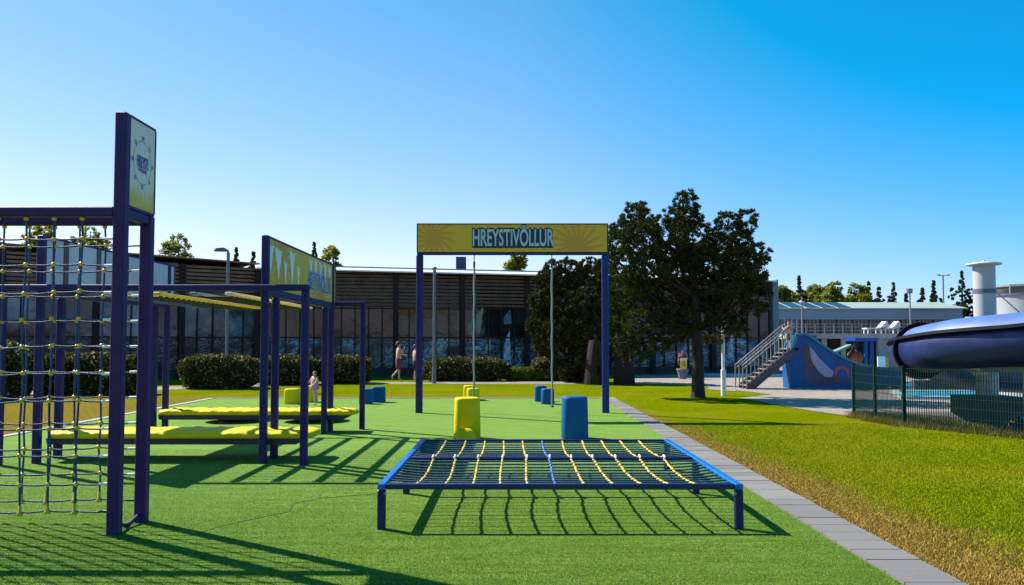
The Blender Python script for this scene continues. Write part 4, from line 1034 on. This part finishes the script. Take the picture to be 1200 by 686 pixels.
for i in range(6):
    a, _ = hz(884 + i * 18, 0, 62); b, _ = hz(884 + i * 18 + 14.5, 0, 62); a -= 32; b -= 32
    k = (zr + .25 - ze) / 4
    mb = MB(); mb.add([(a, -.35, ze + .15 * k + .03), (b, -.35, ze + .15 * k + .03), (b + .3, 3.2, ze + 3.7 * k + .03), (a + .3, 3.2, ze + 3.7 * k + .03), (a, -.35, ze + .15 * k + .005), (b, -.35, ze + .15 * k + .005), (b + .3, 3.2, ze + 3.7 * k + .005), (a + .3, 3.2, ze + 3.7 * k + .005)],
           [(0, 1, 2, 3), (4, 7, 6, 5), (0, 4, 5, 1), (1, 5, 6, 2), (2, 6, 7, 3), (3, 7, 4, 0)]); mb.build('roof_window', mat('roof_glass', (.012, .05, .10), .6, spec=.2), rf)
for i in range(11):
    a = x0 + 3.0 + i * 1.25
    mb = MB(); mb.box(a, a + 1.15, .18, .29, 2.4, zw - .04); wn = mb.build('window', mat('far_window', (.035, .038, .042), .15, var=.5, scale=2), fb)
    mb = MB()
    for j in range(5): mb.box(a + j * .28, a + j * .28 + .04, .14, .178, 2.4, zw - .04)
    mb.build('window_bars', mat('bar_grey', (.05, .05, .055), .5), wn)
# terrace deck
tr = thing('terrace', (32, 52, 0), 'raised concrete sun terrace in front of the far pool building', 'terrace')
zt0 = hz(0, 391, 52)[1]; zt1 = hz(0, 397, 52)[1]
tx0 = hz(928, 0, 52)[0] - 32; tx1 = hz(1135, 0, 52)[0] - 32
mb = MB(); mb.box(tx0, tx1, 0, 9.9, zt1, zt0); mb.build('deck', CONC, tr)
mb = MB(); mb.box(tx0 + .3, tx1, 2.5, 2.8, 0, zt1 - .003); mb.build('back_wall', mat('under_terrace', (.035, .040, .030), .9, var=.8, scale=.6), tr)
for px in (944, 961, 983, 1048, 1075, 1100):
    a = hz(px, 0, 52)[0] - 32; mb = MB(); mb.box(a - .12, a + .12, .2, .45, 0, zt1 - .003); mb.build('pier', CONC, tr)
a, b = hz(1021, 0, 52)[0] - 32, hz(1042, 0, 52)[0] - 32
mb = MB(); mb.box(a, b, .1, .35, 0, zt1 - .004); mb.build('wall_panel', mat('panel_grey', (.26, .28, .30), .8), tr)
mb = MB(); k = 0; a = tx0
while a < tx1: mb.tube([(a, .08, zt0), (a, .08, zt0 + .62)], .02, 6); a += .6
for z in (.2, .42, .62): mb.tube([(tx0, .08, zt0 + z), (tx1, .08, zt0 + z)], .018, 6)
mb.build('railing', GREYM, tr)
CONC2 = mat('lounger_white', (.60, .60, .60), .6, var=.08)
def lounger(px, lab):
    X = hz(px, 0, 53)[0]; th = thing('sun_lounger', (X, 53.2, zt0), lab, 'sun lounger', 'white sun loungers on the terrace')
    mb = MB(); mb.prism([(-.75, .3), (.1, .32), (.1, .40), (-.75, .38)], -.35, .35); mb.build('seat', CONC2, th)
    mb = MB(); mb.prism([(.1, .32), (.55, .82), (.62, .80), (.70, .42), (.2, .3)], -.35, .35); mb.build('backrest', CONC2, th)
    for sx in (-.65, .5):
        for sy in (-.3, .3): mb = MB(); mb.box(sx - .03, sx + .03, sy - .03, sy + .03, 0, .3); mb.build('leg', WHITE, th)
lounger(1020, 'white sun lounger on the terrace, left of the pair nearest the dark flume')
lounger(1034, 'white sun lounger on the terrace, the one nearest the dark flume')
def mast(px, pt, pb, Y, label, kind):
    X, zt = hz(px, pt, Y); zb = hz(px, pb, Y)[1] if pb else 0
    th = thing('street_lamp', (X, Y, max(0, zb)), label, 'street lamp', 'lamps and masts'); H = zt - max(0, zb); s = Y / FPX
    mb = MB(); mb.tube([(0, 0, 0), (0, 0, H)], .9 * s, 8); mb.build('pole', mat('mast_grey', (.22, .22, .24), .5), th)
    if kind == 'box':
        mb = MB(); mb.box(-2.4 * s, 2.2 * s, -.15, .15, H - 4 * s, H + 1.5 * s); mb.build('lamp_head', mat('mast_head', (.10, .06, .06), .6), th)
        mb = MB(); mb.box(-1.5 * s, 1.4 * s, -.17, -.151, H - 3 * s, H + .5 * s); mb.build('lens', mat('lens_grey', (.25, .25, .27), .3), th)
    elif kind == 'two':
        mb = MB(); mb.tube([(-4 * s, 0, H), (4 * s, 0, H)], .5 * s, 6); mb.build('arm', mat('mast_grey', (.22, .22, .24), .5), th)
        for q in (-1, 1): mb = MB(); mb.box(min(q * 4 * s, q * 7 * s), max(q * 4 * s, q * 7 * s), -.2, .2, H - .3 * s, H + 1.1 * s); mb.build('lamp_head', mat('mast_grey', (.22, .22, .24), .5), th)
    else:
        mb = MB(); mb.lathe([(.4 * s, -1.2 * s), (2.2 * s, -.6 * s), (2.6 * s, 0), (1.4 * s, 1.1 * s), (.2 * s, 1.4 * s)], -1 * s, 0, H - 6 * s, 10); mb.build('lamp_head', WHITE, th)
mast(939.5, 348, 391, 54, 'thin mast with a white dome head at the left end of the terrace', 'dome')
mast(1066, 340, 391, 55, 'lamp post with a dark box head above the terrace', 'box')
mast(1105, 323, None, 80, 'tall street lamp with two arms behind the far building', 'two')

# ------------------------------------------------------------------ stairs, blue slide, platform child
SY = 30.0
st = thing('staircase', (8.5, SY, 0), 'open steel staircase with railings leading up to the blue slide', 'staircase')
sx0 = hz(868, 0, SY)[0] - 8.5; sx1 = hz(921, 0, SY)[0] - 8.5; zt_ = hz(0, 408, SY)[1]; sw = .9
STEEL = mat('stair_steel', (.26, .25, .25), .5, metal=.3); DSTEEL = mat('dark_stringer', (.06, .05, .06), .6)
for yy in (0, sw):
    mb = MB(); mb.prism([(sx0, 0), (sx0 + .32, 0), (sx1 + .1, zt_ - .28), (sx1 + .1, zt_), (sx1, zt_), (sx0, .16)], yy - .025, yy + .025); mb.build('stringer', DSTEEL, st)
NS = 10
for k in range(NS):
    u = (k + .5) / NS; X = sx0 + .05 + (sx1 - sx0) * u; z = .06 + (zt_ - .02) * (k + 1) / NS - .06
    mb = MB(); mb.box(X - .12, X + .12, .027, sw - .027, z - .03, z + .01); mb.build('tread', STEEL, st)
for yy in (-.04, sw + .04):
    mb = MB(); ang = zt_ / (sx1 - sx0); hh = .88
    for h in (hh, hh - .14): mb.tube([(sx0 - .12, yy, .12 + h - .1), (sx0 + .02, yy, .12 + h), (sx1, yy, zt_ + h), (sx1 + .12, yy, zt_ + h)], .024, 8)
    mb.tube([(sx0 - .12, yy, 0), (sx0 - .12, yy, .12 + hh - .1)], .024, 8)
    for k in range(12):
        u = k / 11; X = sx0 + .03 + (sx1 - sx0 - .05) * u; z = .12 + (zt_ - .12) * u; mb.tube([(X, yy, z - .05), (X, yy, z + hh)], .013 if k % 11 else .024, 6)
    mb.build('railing', STEEL, st)
# slide
SB_ = mat('slide_blue', (.001, .080, .28), .5, var=.12, scale=1.5, spec=.3); SBD = mat('slide_rim', (.01, .17, .27), .4)
sl = thing('wedge_slide', (12.5, 30.4, 0), 'solid blue wedge slide with a dark curved painting on its side', 'water slide')
def sp(px, py): X, Z = hz(px, py, 30.4); return (X - 12.5, Z)
prof = [sp(926, 457), sp(925, 430), sp(925.5, 418), sp(934, 393), sp(943, 392), sp(950, 396), sp(962, 404), sp(975, 413), sp(990, 421), sp(1005, 427), sp(1022, 431), sp(1045, 434), sp(1062, 436), sp(1062, 453), sp(1000, 456)]
prof = [(a, max(0, b)) for a, b in prof]
mb = MB(); mb.prism(prof, 0, .8); bodyo = mb.build('slide_body', SB_, sl)
for yy in (-.03, .83):
    mb = MB(); top = prof[2:13]
    for (a, b) in zip(top[:-1], top[1:]): mb.bar((a[0], yy, a[1] + .02), (b[0], yy, b[1] + .02), .09, .09)
    mb.build('rim', SBD, sl)
mb = MB(); mb.bar((prof[2][0] - .02, 0, prof[2][1]), (prof[3][0] - .02, 0, prof[3][1] + .06), .07, .1); mb.build('edge_strip', mat('pale_cyan_strip', (.35, .62, .70), .4), sl)
mb = MB(); a, b = sp(943, 393), sp(963, 396); mb.box(a[0], b[0], .5, .7, b[1], a[1]); mb.build('top_board', SB_, sl)
def paint(pts, name, m, d):
    P = [sp(*p) for p in pts]; mb = MB(); mb.prism(P, -d, -d + .004); return mb.build(name, m, bodyo)
paint([(943, 401), (947, 404), (951, 415), (960, 428), (972, 436), (978, 441), (990, 443), (996, 446), (996, 449), (980, 450), (960, 452), (950, 452), (945, 445), (941, 432), (940, 415)], 'painted_shape', mat('paint_dark', (.045, .040, .10), .5, var=.35, scale=2), .006)
paint([(948, 405), (952, 409), (960, 420), (970, 430), (977, 436), (975, 442), (967, 442), (958, 434), (951, 423)], 'painted_shape', mat('paint_pale', (.30, .28, .44), .5, var=.2, scale=2), .010)
paint([(943, 401), (946, 405), (948, 416), (953, 428), (949, 430), (945, 420), (942, 410)], 'painted_shape', mat('paint_maroon', (.10, .03, .05), .5, var=.3), .013)
ring = []
for k in range(15): a = math.pi * (1.05 - 1.15 * k / 14); ring.append((986.5 + 9.5 * math.cos(a), 438.5 - 9.5 * math.sin(a)))
for k in range(15): a = math.pi * (-.10 + 1.15 * k / 14); ring.append((986.5 + 6 * math.cos(a), 438.5 - 6 * math.sin(a)))
paint(ring, 'painted_shape', mat('paint_red', (.36, .06, .05), .5, var=.2), .016)
mb = MB()
for px in (920, 923.5):
    a, _ = sp(px, 0); mb.tube([(a, .1, 0), (a, .1, hz(0, 409, SY)[1])], .045, 8)
mb.build('support_post', WHITE, sl)
a0 = sp(918, 0)[0]; a1 = sp(929, 0)[0]; zp = hz(0, 408, SY)[1]
mb = MB(); mb.box(a0, a1, 0, 1.0, zp - .08, zp); mb.build('platform', DSTEEL, sl)
mb = MB()
for px in (929, 933, 938): a, _ = sp(px, 0); mb.tube([(a, 1.5, zp), (a, 1.5, zp + 1.15)], .02, 6)
for z in (1.15, .85): mb.tube([(sp(929, 0)[0], 1.5, zp + z), (sp(944, 0)[0], 1.5, zp + z)], .02, 6)
mb.tube([(sp(944, 0)[0], 1.5, zp), (sp(944, 0)[0], 1.5, zp + 1.15)], .02, 6)
mb.build('platform_railing', GREYM, sl)
x_ = hz(923.5, 0, SY)[0]
person((x_, SY + .5, zp), .98, R(20), 'child in a red top standing at the head of the staircase', pose(elL=(-.16, .08, .70), wrL=(-.12, .2, .78)),
       [('top', ['neck', 'chest', 'waist', 'shL', 'shR'], [(0, 1), (1, 2), (1, 3), (1, 4)], [.055, .11, .10, .055, .055], REDT), shorts(mat('green_shorts', (.12, .14, .05), .8))], mat('red_hair', (.40, .12, .06), .7))
# second play structure behind the slide
py_ = thing('play_tower', (15.6, 36, 0), 'small blue climbing tower with a black net slope behind the blue slide', 'play tower')
def q(px, py, Y=36): X, Z = hz(px, py, Y); return (X - 15.6, Z)
for px in (1014, 1021): a, b = q(px, 399); mb = MB(); mb.box(a - .07, a + .07, -.07, .07, 0, b); mb.build('post', SB_, py_)
a, z1 = q(1000, 396); b, z0 = q(1027, 400); mb = MB(); mb.box(a, b, -.2, .9, z0 + .002, z1); mb.build('roof_beam', mat('beam_blue', (.002, .05, .36), .4), py_)
mb = MB()
for k in range(6):
    a = q(1003 + k * 2, 400); b = q(982 + k * 4, 421); pts = [(a[0] + (b[0] - a[0]) * u, k * .12, a[1] + (b[1] - a[1]) * u - .28 * math.sin(math.pi * u)) for u in [i / 10 for i in range(11)]]
    mb.tube(pts, .022, 5)
for i in range(10):
    u = i / 9; A = []
    for k in (0, 5):
        a = q(1003 + k * 2, 400); b = q(982 + k * 4, 421); A.append((a[0] + (b[0] - a[0]) * u, k * .12, a[1] + (b[1] - a[1]) * u - .28 * math.sin(math.pi * u)))
    mb.tube(A, .022, 5)
mb.build('net', mat('black_net', (.02, .02, .025), .8), py_)
mb = MB(); a = q(979, 414); b = q(1000, 405); mb.bar((a[0], .4, a[1]), (b[0], .4, b[1]), .5, .10); mb.build('ramp', mat('pale_green', (.15, .28, .24), .6), py_)
mb = MB(); a, b = q(1007, 421); mb.lathe([(.05, -.3), (.28, -.2), (.36, .05), (.26, .3), (.05, .4)], a, .5, b, 12); mb.build('climbing_hump', mat('orange_shell', (.35, .08, .02), .6), py_)
a, b = hz(1034, 425, 34); th = thing('notice_board', (a, 34, 0), 'white notice board with an orange edge left of the dark flume', 'sign')
mb = MB(); mb.box(-.2, .12, -.03, .03, b - .28, b + .25); mb.build('panel', WHITE, th); mb = MB(); mb.box(.122, .26, -.03, .03, b - .28, b + .2); mb.build('edge_panel', mat('orange_panel', (.6, .28, .03), .5), th)
for k in (-.15, .08): mb = MB(); mb.box(k - .025, k + .025, .031, .07, 0, b + .2); mb.build('post', GREYM, th)
# pool rims and water
WATER = None
def water_mat():
    m, t, b = node_mat('pool_water'); tc = t.nodes.new('ShaderNodeTexCoord')
    n = noise(t, tc.outputs['Object'], 2.5, 4); col = mixc(t, smooth(t, n, .4, .6), (.015, .26, .40), (.06, .44, .58))
    t.links.new(col, b.inputs['Base Color']); b.inputs['Roughness'].default_value = .12
    bp = t.nodes.new('ShaderNodeBump'); bp.inputs['Strength'].default_value = .4; bp.inputs['Distance'].default_value = .05
    t.links.new(noise(t, tc.outputs['Object'], 5, 3), bp.inputs['Height']); t.links.new(bp.outputs[0], b.inputs['Normal'])
    return m
WATER = water_mat()
ell = lambda cx, cy, rx, ry, n=36: [(cx + rx * math.cos(2 * math.pi * k / n), cy + ry * math.sin(2 * math.pi * k / n)) for k in range(n)]
cx_, cy_ = at(890, 440.5)
wp_ = thing('paddling_pool', (cx_, cy_, 0), 'round paddling pool with a cyan rim beyond the staircase', 'pool')
mb = MB(); mb.prism(ell(0, 0, 3.4, 2.2), 0, .16, 'z'); mb.build('rim', mat('cyan_rim', (.18, .50, .60), .5), wp_)
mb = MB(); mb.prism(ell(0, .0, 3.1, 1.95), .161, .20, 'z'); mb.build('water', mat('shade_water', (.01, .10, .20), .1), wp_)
pool2 = [(14.2, 29.6), (30, 29.6), (31, 33.6), (15.5, 33.8)]
sheet('pool_water', pool2, .05, WATER)
mb = MB(); mb.bbox(14.1, 30, 28.2, 28.45, 0, .42, .02); tag(mb.build('pool_wall', mat('pool_wall_dark', (.035, .04, .05), .8)), 'low dark wall between the two pool basins beneath the flume', 'low wall')
pool = [(12.0, 24.6), (16.3, 24.2), (24, 24.6), (27, 27.8), (13.2, 27.8)]
sheet('pool_water', pool, .05, WATER)
mb = MB(); n = len(pool)
for i in range(n):
    a, b = pool[i], pool[(i + 1) % n]; mb.bar((a[0], a[1], .04), (b[0], b[1], .04), .22, .12)
tag(mb.build('pool_edge', mat('pool_edge_pale', (.42, .55, .58), .6)), kind='structure')
# floats in the pool
def float_(px, py, m, lab, s=1):
    X, Y = at(px, py); th = MB()
    for k in range(1): pass
    pts = [(.28 * s * math.cos(a), .28 * s * math.sin(a), .08) for a in [2 * math.pi * k / 16 for k in range(17)]]
    th.tube(pts, .09 * s, 8); o = th.build('pool_float', m); o.location = (X, Y, .055); tag(o, lab, 'pool float', 'ring floats on the pool')
float_(1093, 455, mat('float_green', (.03, .45, .22), .4), 'green ring float on the pool below the dark flume')
float_(1120, 455, mat('float_red', (.55, .06, .05), .4), 'red ring float on the pool left of the white column')
float_(1186, 464, mat('float_blue', (.03, .22, .65), .4), 'blue ring float on the pool right of the white column')

# ------------------------------------------------------------------ column, flume, tank
CX, CY = hz(1144.5, 0, 17.0)[0], 17.0
col = thing('white_column', (CX, CY, 0), 'tall white column with a flat cap rising behind the dark flume', 'column')
WCOL = mat('column_white', (.42, .41, .44), .45, var=.05, scale=2)
mb = MB(); mb.box(-.50, .52, -.36, .5, 0, .60); mb.build('base_block', DCONC, col)
zc = hz(0, 312, CY)[1]; zb = hz(0, 341.5, CY)[1]
mb = MB(); mb.tube([(0, 0, .622), (0, 0, zb - .045)], .215, 28); mb.tube([(0, 0, zb + .045), (0, 0, zc)], .215, 28); mb.build('shaft', WCOL, col)
mb = MB(); mb.tube([(0, 0, zb - .0445), (0, 0, zb + .0445)], .225, 28); mb.build('band', mat('band_grey', (.12, .12, .16), .5), col)
mb = MB(); mb.lathe([(.22, 0), (.34, .02), (.34, .05), (.12, .085), (.03, .09), (.02, .13)], 0, 0, zc, 28); mb.build('cap', mat('cap_grey', (.55, .56, .60), .5), col)
mb = MB(); mb.tube([(.1, -.2, zb), (.75, -.45, zb - .75)], .013, 8); mb.build('tie_rod', WCOL, col)
fl_ = thing('tube_flume', (9.3, 16, 0), 'big dark blue tube flume curving in from the right above the fence', 'water slide')
def cpt(px, py, Y): X, Z = hz(px, py, Y); return Vector((X - 9.3, Y - 16, Z))
ctrl = [cpt(1330, 386, 13.6), cpt(1260, 391, 14.3), cpt(1200, 397.5, 14.9), cpt(1150, 401, 15.5), cpt(1115, 404.5, 16.1), cpt(1088, 409, 16.9), cpt(1073, 412, 17.9), cpt(1070, 415, 19.0), cpt(1082, 418, 20.0), cpt(1105, 426, 20.7), cpt(1140, 434, 21.2), cpt(1180, 438, 21.6), cpt(1250, 441, 22)]
def catmull(P, per=8):
    out = []; Q = [P[0] * 2 - P[1]] + P + [P[-1] * 2 - P[-2]]
    for i in range(1, len(Q) - 2):
        for k in range(per):
            t_ = k / per; a, b, c, d_ = Q[i - 1], Q[i], Q[i + 1], Q[i + 2]
            out.append(.5 * ((2 * b) + (c - a) * t_ + (2 * a - 5 * b + 4 * c - d_) * t_ ** 2 + (3 * b - a - 3 * c + d_) * t_ ** 3))
    out.append(P[-1]); return out
path = catmull(ctrl); RT = .50
def frames(path):
    out = []
    for i, p in enumerate(path):
        d = (path[min(i + 1, len(path) - 1)] - path[max(i - 1, 0)]).normalized(); side = d.cross(Vector((0, 0, 1))).normalized(); up = side.cross(d); out.append((p, side, up, d))
    return out
FRM = frames(path)
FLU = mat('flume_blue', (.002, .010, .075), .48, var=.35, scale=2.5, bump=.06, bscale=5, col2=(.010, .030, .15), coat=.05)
def shell_part(a0, a1, r, name, m, i0=0, i1=None):
    mb = MB(); vs = []; n = 18; F = FRM[i0:i1]
    for (p, s, u, d) in F:
        for rr in (r, r - .025):
            for k in range(n + 1):
                a = a0 + (a1 - a0) * k / n; vs.append(p + (s * math.cos(a) + u * math.sin(a)) * rr)
    N = 2 * (n + 1); fs = []
    for i in range(len(F) - 1):
        for k in range(n):
            fs.append((i * N + k, i * N + k + 1, (i + 1) * N + k + 1, (i + 1) * N + k))
            fs.append((i * N + n + 1 + k, (i + 1) * N + n + 1 + k, (i + 1) * N + n + 2 + k, i * N + n + 2 + k))
        for k in (0, n): fs.append((i * N + k, (i + 1) * N + k, (i + 1) * N + n + 1 + k, i * N + n + 1 + k))
    mb.add(vs, fs, True); return mb.build(name, m, fl_)
# which side of the frame faces the viewer near the right edge?
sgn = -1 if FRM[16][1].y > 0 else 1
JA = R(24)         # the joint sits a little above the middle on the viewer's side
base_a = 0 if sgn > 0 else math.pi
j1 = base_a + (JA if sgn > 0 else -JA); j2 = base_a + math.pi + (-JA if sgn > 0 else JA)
lo, hi = (min(j1, j2), max(j1, j2)); FADE_SHEEN = mat('flume_faded_sheen', (.07, .14, .36), .5, var=.15, scale=2.5)  # faded plastic, with reflected sky also put into the pale blue
shell_part(lo, hi, RT, *(('upper_shell', FADE_SHEEN) if math.sin((lo + hi) / 2) > 0 else ('lower_shell', FLU))); shell_part(hi - 2 * math.pi, lo, RT, *(('lower_shell', FLU) if math.sin((lo + hi) / 2) > 0 else ('upper_shell', FADE_SHEEN)))
FLD = mat('flume_flange', (.004, .005, .014), .7, spec=.1)
for a in (lo, hi):
    mb = MB(); vs = []
    for (p, s, u, d) in FRM:
        o_ = s * math.cos(a) + u * math.sin(a); tdir = -s * math.sin(a) + u * math.cos(a)
        for rr, tt in ((RT - .01, -.035), (RT + .09, -.035), (RT + .09, .035), (RT - .01, .035)): vs.append(p + o_ * rr + tdir * tt)
    fs = []
    for i in range(len(FRM) - 1):
        for k in range(4): fs.append((i * 4 + k, i * 4 + (k + 1) % 4, (i + 1) * 4 + (k + 1) % 4, (i + 1) * 4 + k))
    fs += [(0, 1, 2, 3), tuple(len(vs) - 4 + k for k in (3, 2, 1, 0))]; mb.add(vs, fs); mb.build('joint_flange', FLD, fl_)
for i in (4, 43, 62):
    p, s, u, d = FRM[i]; mb = MB(); vs = []; n = 36
    for (dd, rr) in ((-.04, RT - .01), (-.04, RT + .09), (.04, RT + .09), (.04, RT - .01)):
        for k in range(n): a = 2 * math.pi * k / n; vs.append(p + d * dd + (s * math.cos(a) + u * math.sin(a)) * rr)
    mb.add(vs, [(j * n + k, j * n + (k + 1) % n, ((j + 1) % 4) * n + (k + 1) % n, ((j + 1) % 4) * n + k) for j in range(4) for k in range(n)]); mb.build('ring_flange', FLD, fl_)
# cantilever arm that carries the flume
X1, Z1 = hz(1152, 433, 16.5); X2, Z2 = hz(1240, 433, 15.0)
mb = MB(); mb.bar((X1 - 9.3 - .1, .75, Z1 - .02), (X2 - 9.3, -1.0, Z2), .10, .10); mb.build('cantilever_arm', WCOL, fl_)
mb = MB(); X1, Z1 = hz(1140, 435, 16.6); mb.tube([(X1 - 9.3, .55, Z1), (X1 - 9.3 + .25, .62, Z1)], .09, 12); mb.build('clamp', WHITE, fl_)
TX, TY = hz(1199, 0, 25)[0], 25.0
tk = thing('round_tank', (TX, TY, 0), 'white round stair tower with a glazed top rail at the right edge', 'tower')
z1 = hz(0, 345, TY - 1.1)[1]; z2 = hz(0, 334, TY - 1.1)[1]
mb = MB(); mb.tube([(0, 0, 0), (0, 0, z1)], 1.2, 40); mb.build('drum', WCOL, tk)
mb = MB(); mb.tube([(0, 0, z1), (0, 0, z1 + .06)], 1.24, 40); mb.build('rim', mat('band_grey', (.12, .12, .16), .5), tk)
mb = MB(); n = 12
for k in range(n):
    a = 2 * math.pi * k / n; b = 2 * math.pi * (k + 1) / n
    mb.bar((1.18 * math.cos(a), 1.18 * math.sin(a), (z1 + z2) / 2 + .03), (1.18 * math.cos(b), 1.18 * math.sin(b), (z1 + z2) / 2 + .03), .02, z2 - z1 - .08)
mb.build('glazing', mat('rail_glass', (.07, .08, .07), .15, var=.5, scale=2), tk)
mb = MB()
for k in range(n):
    a = 2 * math.pi * k / n; b = 2 * math.pi * (k + 1) / n
    mb.tube([(1.2 * math.cos(a), 1.2 * math.sin(a), z1 + .06), (1.2 * math.cos(a), 1.2 * math.sin(a), z2)], .03, 6)
    mb.bar((1.2 * math.cos(a), 1.2 * math.sin(a), z2 + .02), (1.2 * math.cos(b), 1.2 * math.sin(b), z2 + .02), .06, .06)
mb.build('rail_frame', mat('rail_grey', (.30, .30, .32), .5), tk)

# ------------------------------------------------------------------ green mesh fence
fe = thing('mesh_fence', (8.07, 16.6, 0), 'dark green wire mesh fence with posts below the flume', 'fence')
FG = mat('fence_green', (.003, .032, .024), .7, spec=.15, var=.15)
FP = [(7.95, 18.75), (7.98, 17.7), (8.07, 16.6), (9.22, 14.45), (10.4, 12.25)]
FH = 1.2
for (x, y) in FP:
    mb = MB(); mb.bbox(x - 8.07 - .03, x - 8.07 + .03, y - 16.6 - .03, y - 16.6 + .03, 0, FH + .03, .006); p = mb.build('post', FG, fe)
    mb = MB(); mb.box(x - 8.07 - .034, x - 8.07 + .034, y - 16.6 - .034, y - 16.6 + .034, FH + .031, FH + .045); mb.build('post_cap', mat('black_cap', (.01, .01, .01), .5), p)
for (a, b) in zip(FP[:-1], FP[1:]):
    A = Vector((a[0] - 8.07, a[1] - 16.6, 0)); Bv = Vector((b[0] - 8.07, b[1] - 16.6, 0)); L = (Bv - A).length; d = (Bv - A) / L
    mb = MB(); n = int(L / .05)
    for k in range(1, n): p = A + d * (L * k / n); mb.bar(p + Vector((0, 0, .06)), p + Vector((0, 0, FH)), .012, .012)
    for k in range(7):
        z = .08 + k * .185; dd = d.cross(Vector((0, 0, 1))) * .007
        for s in (-1, 1): mb.bar(A + dd * s + Vector((0, 0, z)), Bv + dd * s + Vector((0, 0, z)), .010, .010)
    mb.build('mesh_panel', FG, fe)
# rough grass at the fence foot
rg = np.random.default_rng(17)
def blades(name, n, region, h, wd, m, lean=.5, kind='stuff'):
    P = region(n); n = len(P); d = np.stack([rg.normal(size=n) * lean, rg.normal(size=n) * lean, np.ones(n)], 1); d /= np.linalg.norm(d, axis=1)[:, None]
    H = h * rg.uniform(.4, 1.2, (n, 1)); a = rg.uniform(0, 2 * math.pi, n); s = np.stack([np.cos(a), np.sin(a), np.zeros(n)], 1) * wd
    v = np.stack([P - s, P + s, P + d * H], 1); o = tris_obj(name, v, m); return tag(o, kind=kind)
def along_fence(n):
    out = []
    for k in range(n):
        i = rg.integers(1, 4) if rg.random() < .8 else 0; a, b = FP[i], FP[i + 1]; u = rg.random()
        out.append((a[0] + (b[0] - a[0]) * u + rg.normal() * .10, a[1] + (b[1] - a[1]) * u + rg.normal() * .10, 0))
    return np.array(out)
o = blades('rough_grass', 9000, along_fence, .17, .005, leaf_mat('rough_grass_blades', (.07, .08, .01), (.22, .20, .03), (.3, .24, .10), 3)); tag(o, 'tall rough grass growing along the foot of the fence', 'grass')
def weeds(n):
    u = rg.random(n); v = rg.random(n); return np.stack([8.3 + u * 2.6, 16.6 - u * 3.2 + .3 + v * 2.6, np.full(n, .012)], 1)
o = blades('weeds', 16000, weeds, .13, .008, leaf_mat('weed_leaves', (.06, .06, .015), (.20, .18, .04), (.32, .30, .22), 2)); tag(o, 'weeds growing over the gravel inside the fence', 'weeds')
sheet('gravel_bed', [(8.15, 16.7), (8.6, 15.9), (10.6, 12.1), (14, 12.5), (13.6, 17.5), (11.8, 20), (8.2, 20)], .018, mat('gravel', (.10, .09, .08), .95, scale=30, var=.5, bump=.8, bscale=50))
# black bag at the fence
X, Y = at(1199, 512); mb = MB(); vs = []; rnd = random.Random(5)
bag = MB(); prof_ = [(.10, 0), (.20, .03), (.24, .12), (.20, .24), (.10, .31), (.04, .36)]
bag.lathe(prof_, n=18); bag.v = [(a * (1 + rnd.uniform(-.12, .12)), b * (1 + rnd.uniform(-.12, .12)), c) for a, b, c in bag.v]
o = bag.build('rubbish_bag', mat('black_plastic', (.008, .008, .010), .25, bump=.8, bscale=20)); o.location = (X + .05, Y + .2, .0); tag(o, 'crumpled black plastic bag on the grass by the fence', 'bag')

# ------------------------------------------------------------------ grass and turf blades close to the viewer
def lawn_area(n):
    u = rg.random(n); Y = 5.2 + 12 * u ** 1.6; X = 3.19 + rg.random(n) * (Y * .66 - 3.0 + 5); P = np.stack([X, Y, np.zeros(n)], 1)
    return P[(rg.random(n) < np.clip((Y * .68 + 4.6 - X) / 4, 0, 1)) & ((X - 8.0) < (16.7 - Y) * .53)]
def blade_mat():
    m, t, b = node_mat('lawn_blades'); tc = t.nodes.new('ShaderNodeTexCoord'); ge = t.nodes.new('ShaderNodeNewGeometry'); P = tc.outputs['Object']
    sp_ = t.nodes.new('ShaderNodeSeparateXYZ'); t.links.new(P, sp_.inputs[0]); X, Y = sp_.outputs[0], sp_.outputs[1]
    n1 = noise(t, P, .9, 5, .6); n2 = noise(t, P, 9, 6, .7); r = ge.outputs['Random Per Island']
    dR = M_(t, 'ADD', M_(t, 'SUBTRACT', X, 3.17), M_(t, 'ADD', M_(t, 'MULTIPLY', M_(t, 'SUBTRACT', n1, .5), 1.3), M_(t, 'MULTIPLY', M_(t, 'SUBTRACT', n2, .5), .9)))
    dR = M_(t, 'SUBTRACT', dR, M_(t, 'SUBTRACT', 1.3, M_(t, 'MULTIPLY', Y, .055)))
    mR = M_(t, 'SUBTRACT', 1, smooth(t, M_(t, 'ADD', dR, M_(t, 'MULTIPLY', M_(t, 'SUBTRACT', r, .5), .8)), -.35, .25))
    g = mixc(t, r, (.12, .18, .001), (.28, .32, .002)); g = mixc(t, M_(t, 'MULTIPLY', smooth(t, noise(t, P, .45, 4), .40, .62), .6), g, (.32, .29, .008)); g = mixc(t, M_(t, 'MULTIPLY', smooth(t, noise(t, P, 1.7, 3), .52, .68), .5), g, (.09, .16, .002)); dd = mixc(t, r, (.22, .14, .02), (.52, .34, .09))
    t.links.new(mixc(t, mR, g, dd), b.inputs['Base Color']); b.inputs['Roughness'].default_value = .7; b.inputs['Specular IOR Level'].default_value = .05
    return m
o = blades('lawn_grass', 420000, lawn_area, .030, .0035, blade_mat(), .8); tag(o, 'short mown lawn grass right of the paving strip', 'grass')
def turf_area(n):
    u = rg.random(n); Y = 5.3 + 7.5 * u ** 1.5; X = (rg.random(n) * 2 - 1) * Y * .68; P = np.stack([X, Y, np.full(n, .014)], 1)
    return P[(X < TX1 - .01) & (X > TX0)]
o = blades('turf_pile', 330000, turf_area, .014, .0020, leaf_mat('turf_blades', (.050, .115, .008), (.140, .235, .026), (.44, .52, .24), .7, .2), .7); tag(o, 'short artificial turf pile over the play field', 'turf')  # palest blade colour stands in for sparkle on the pile
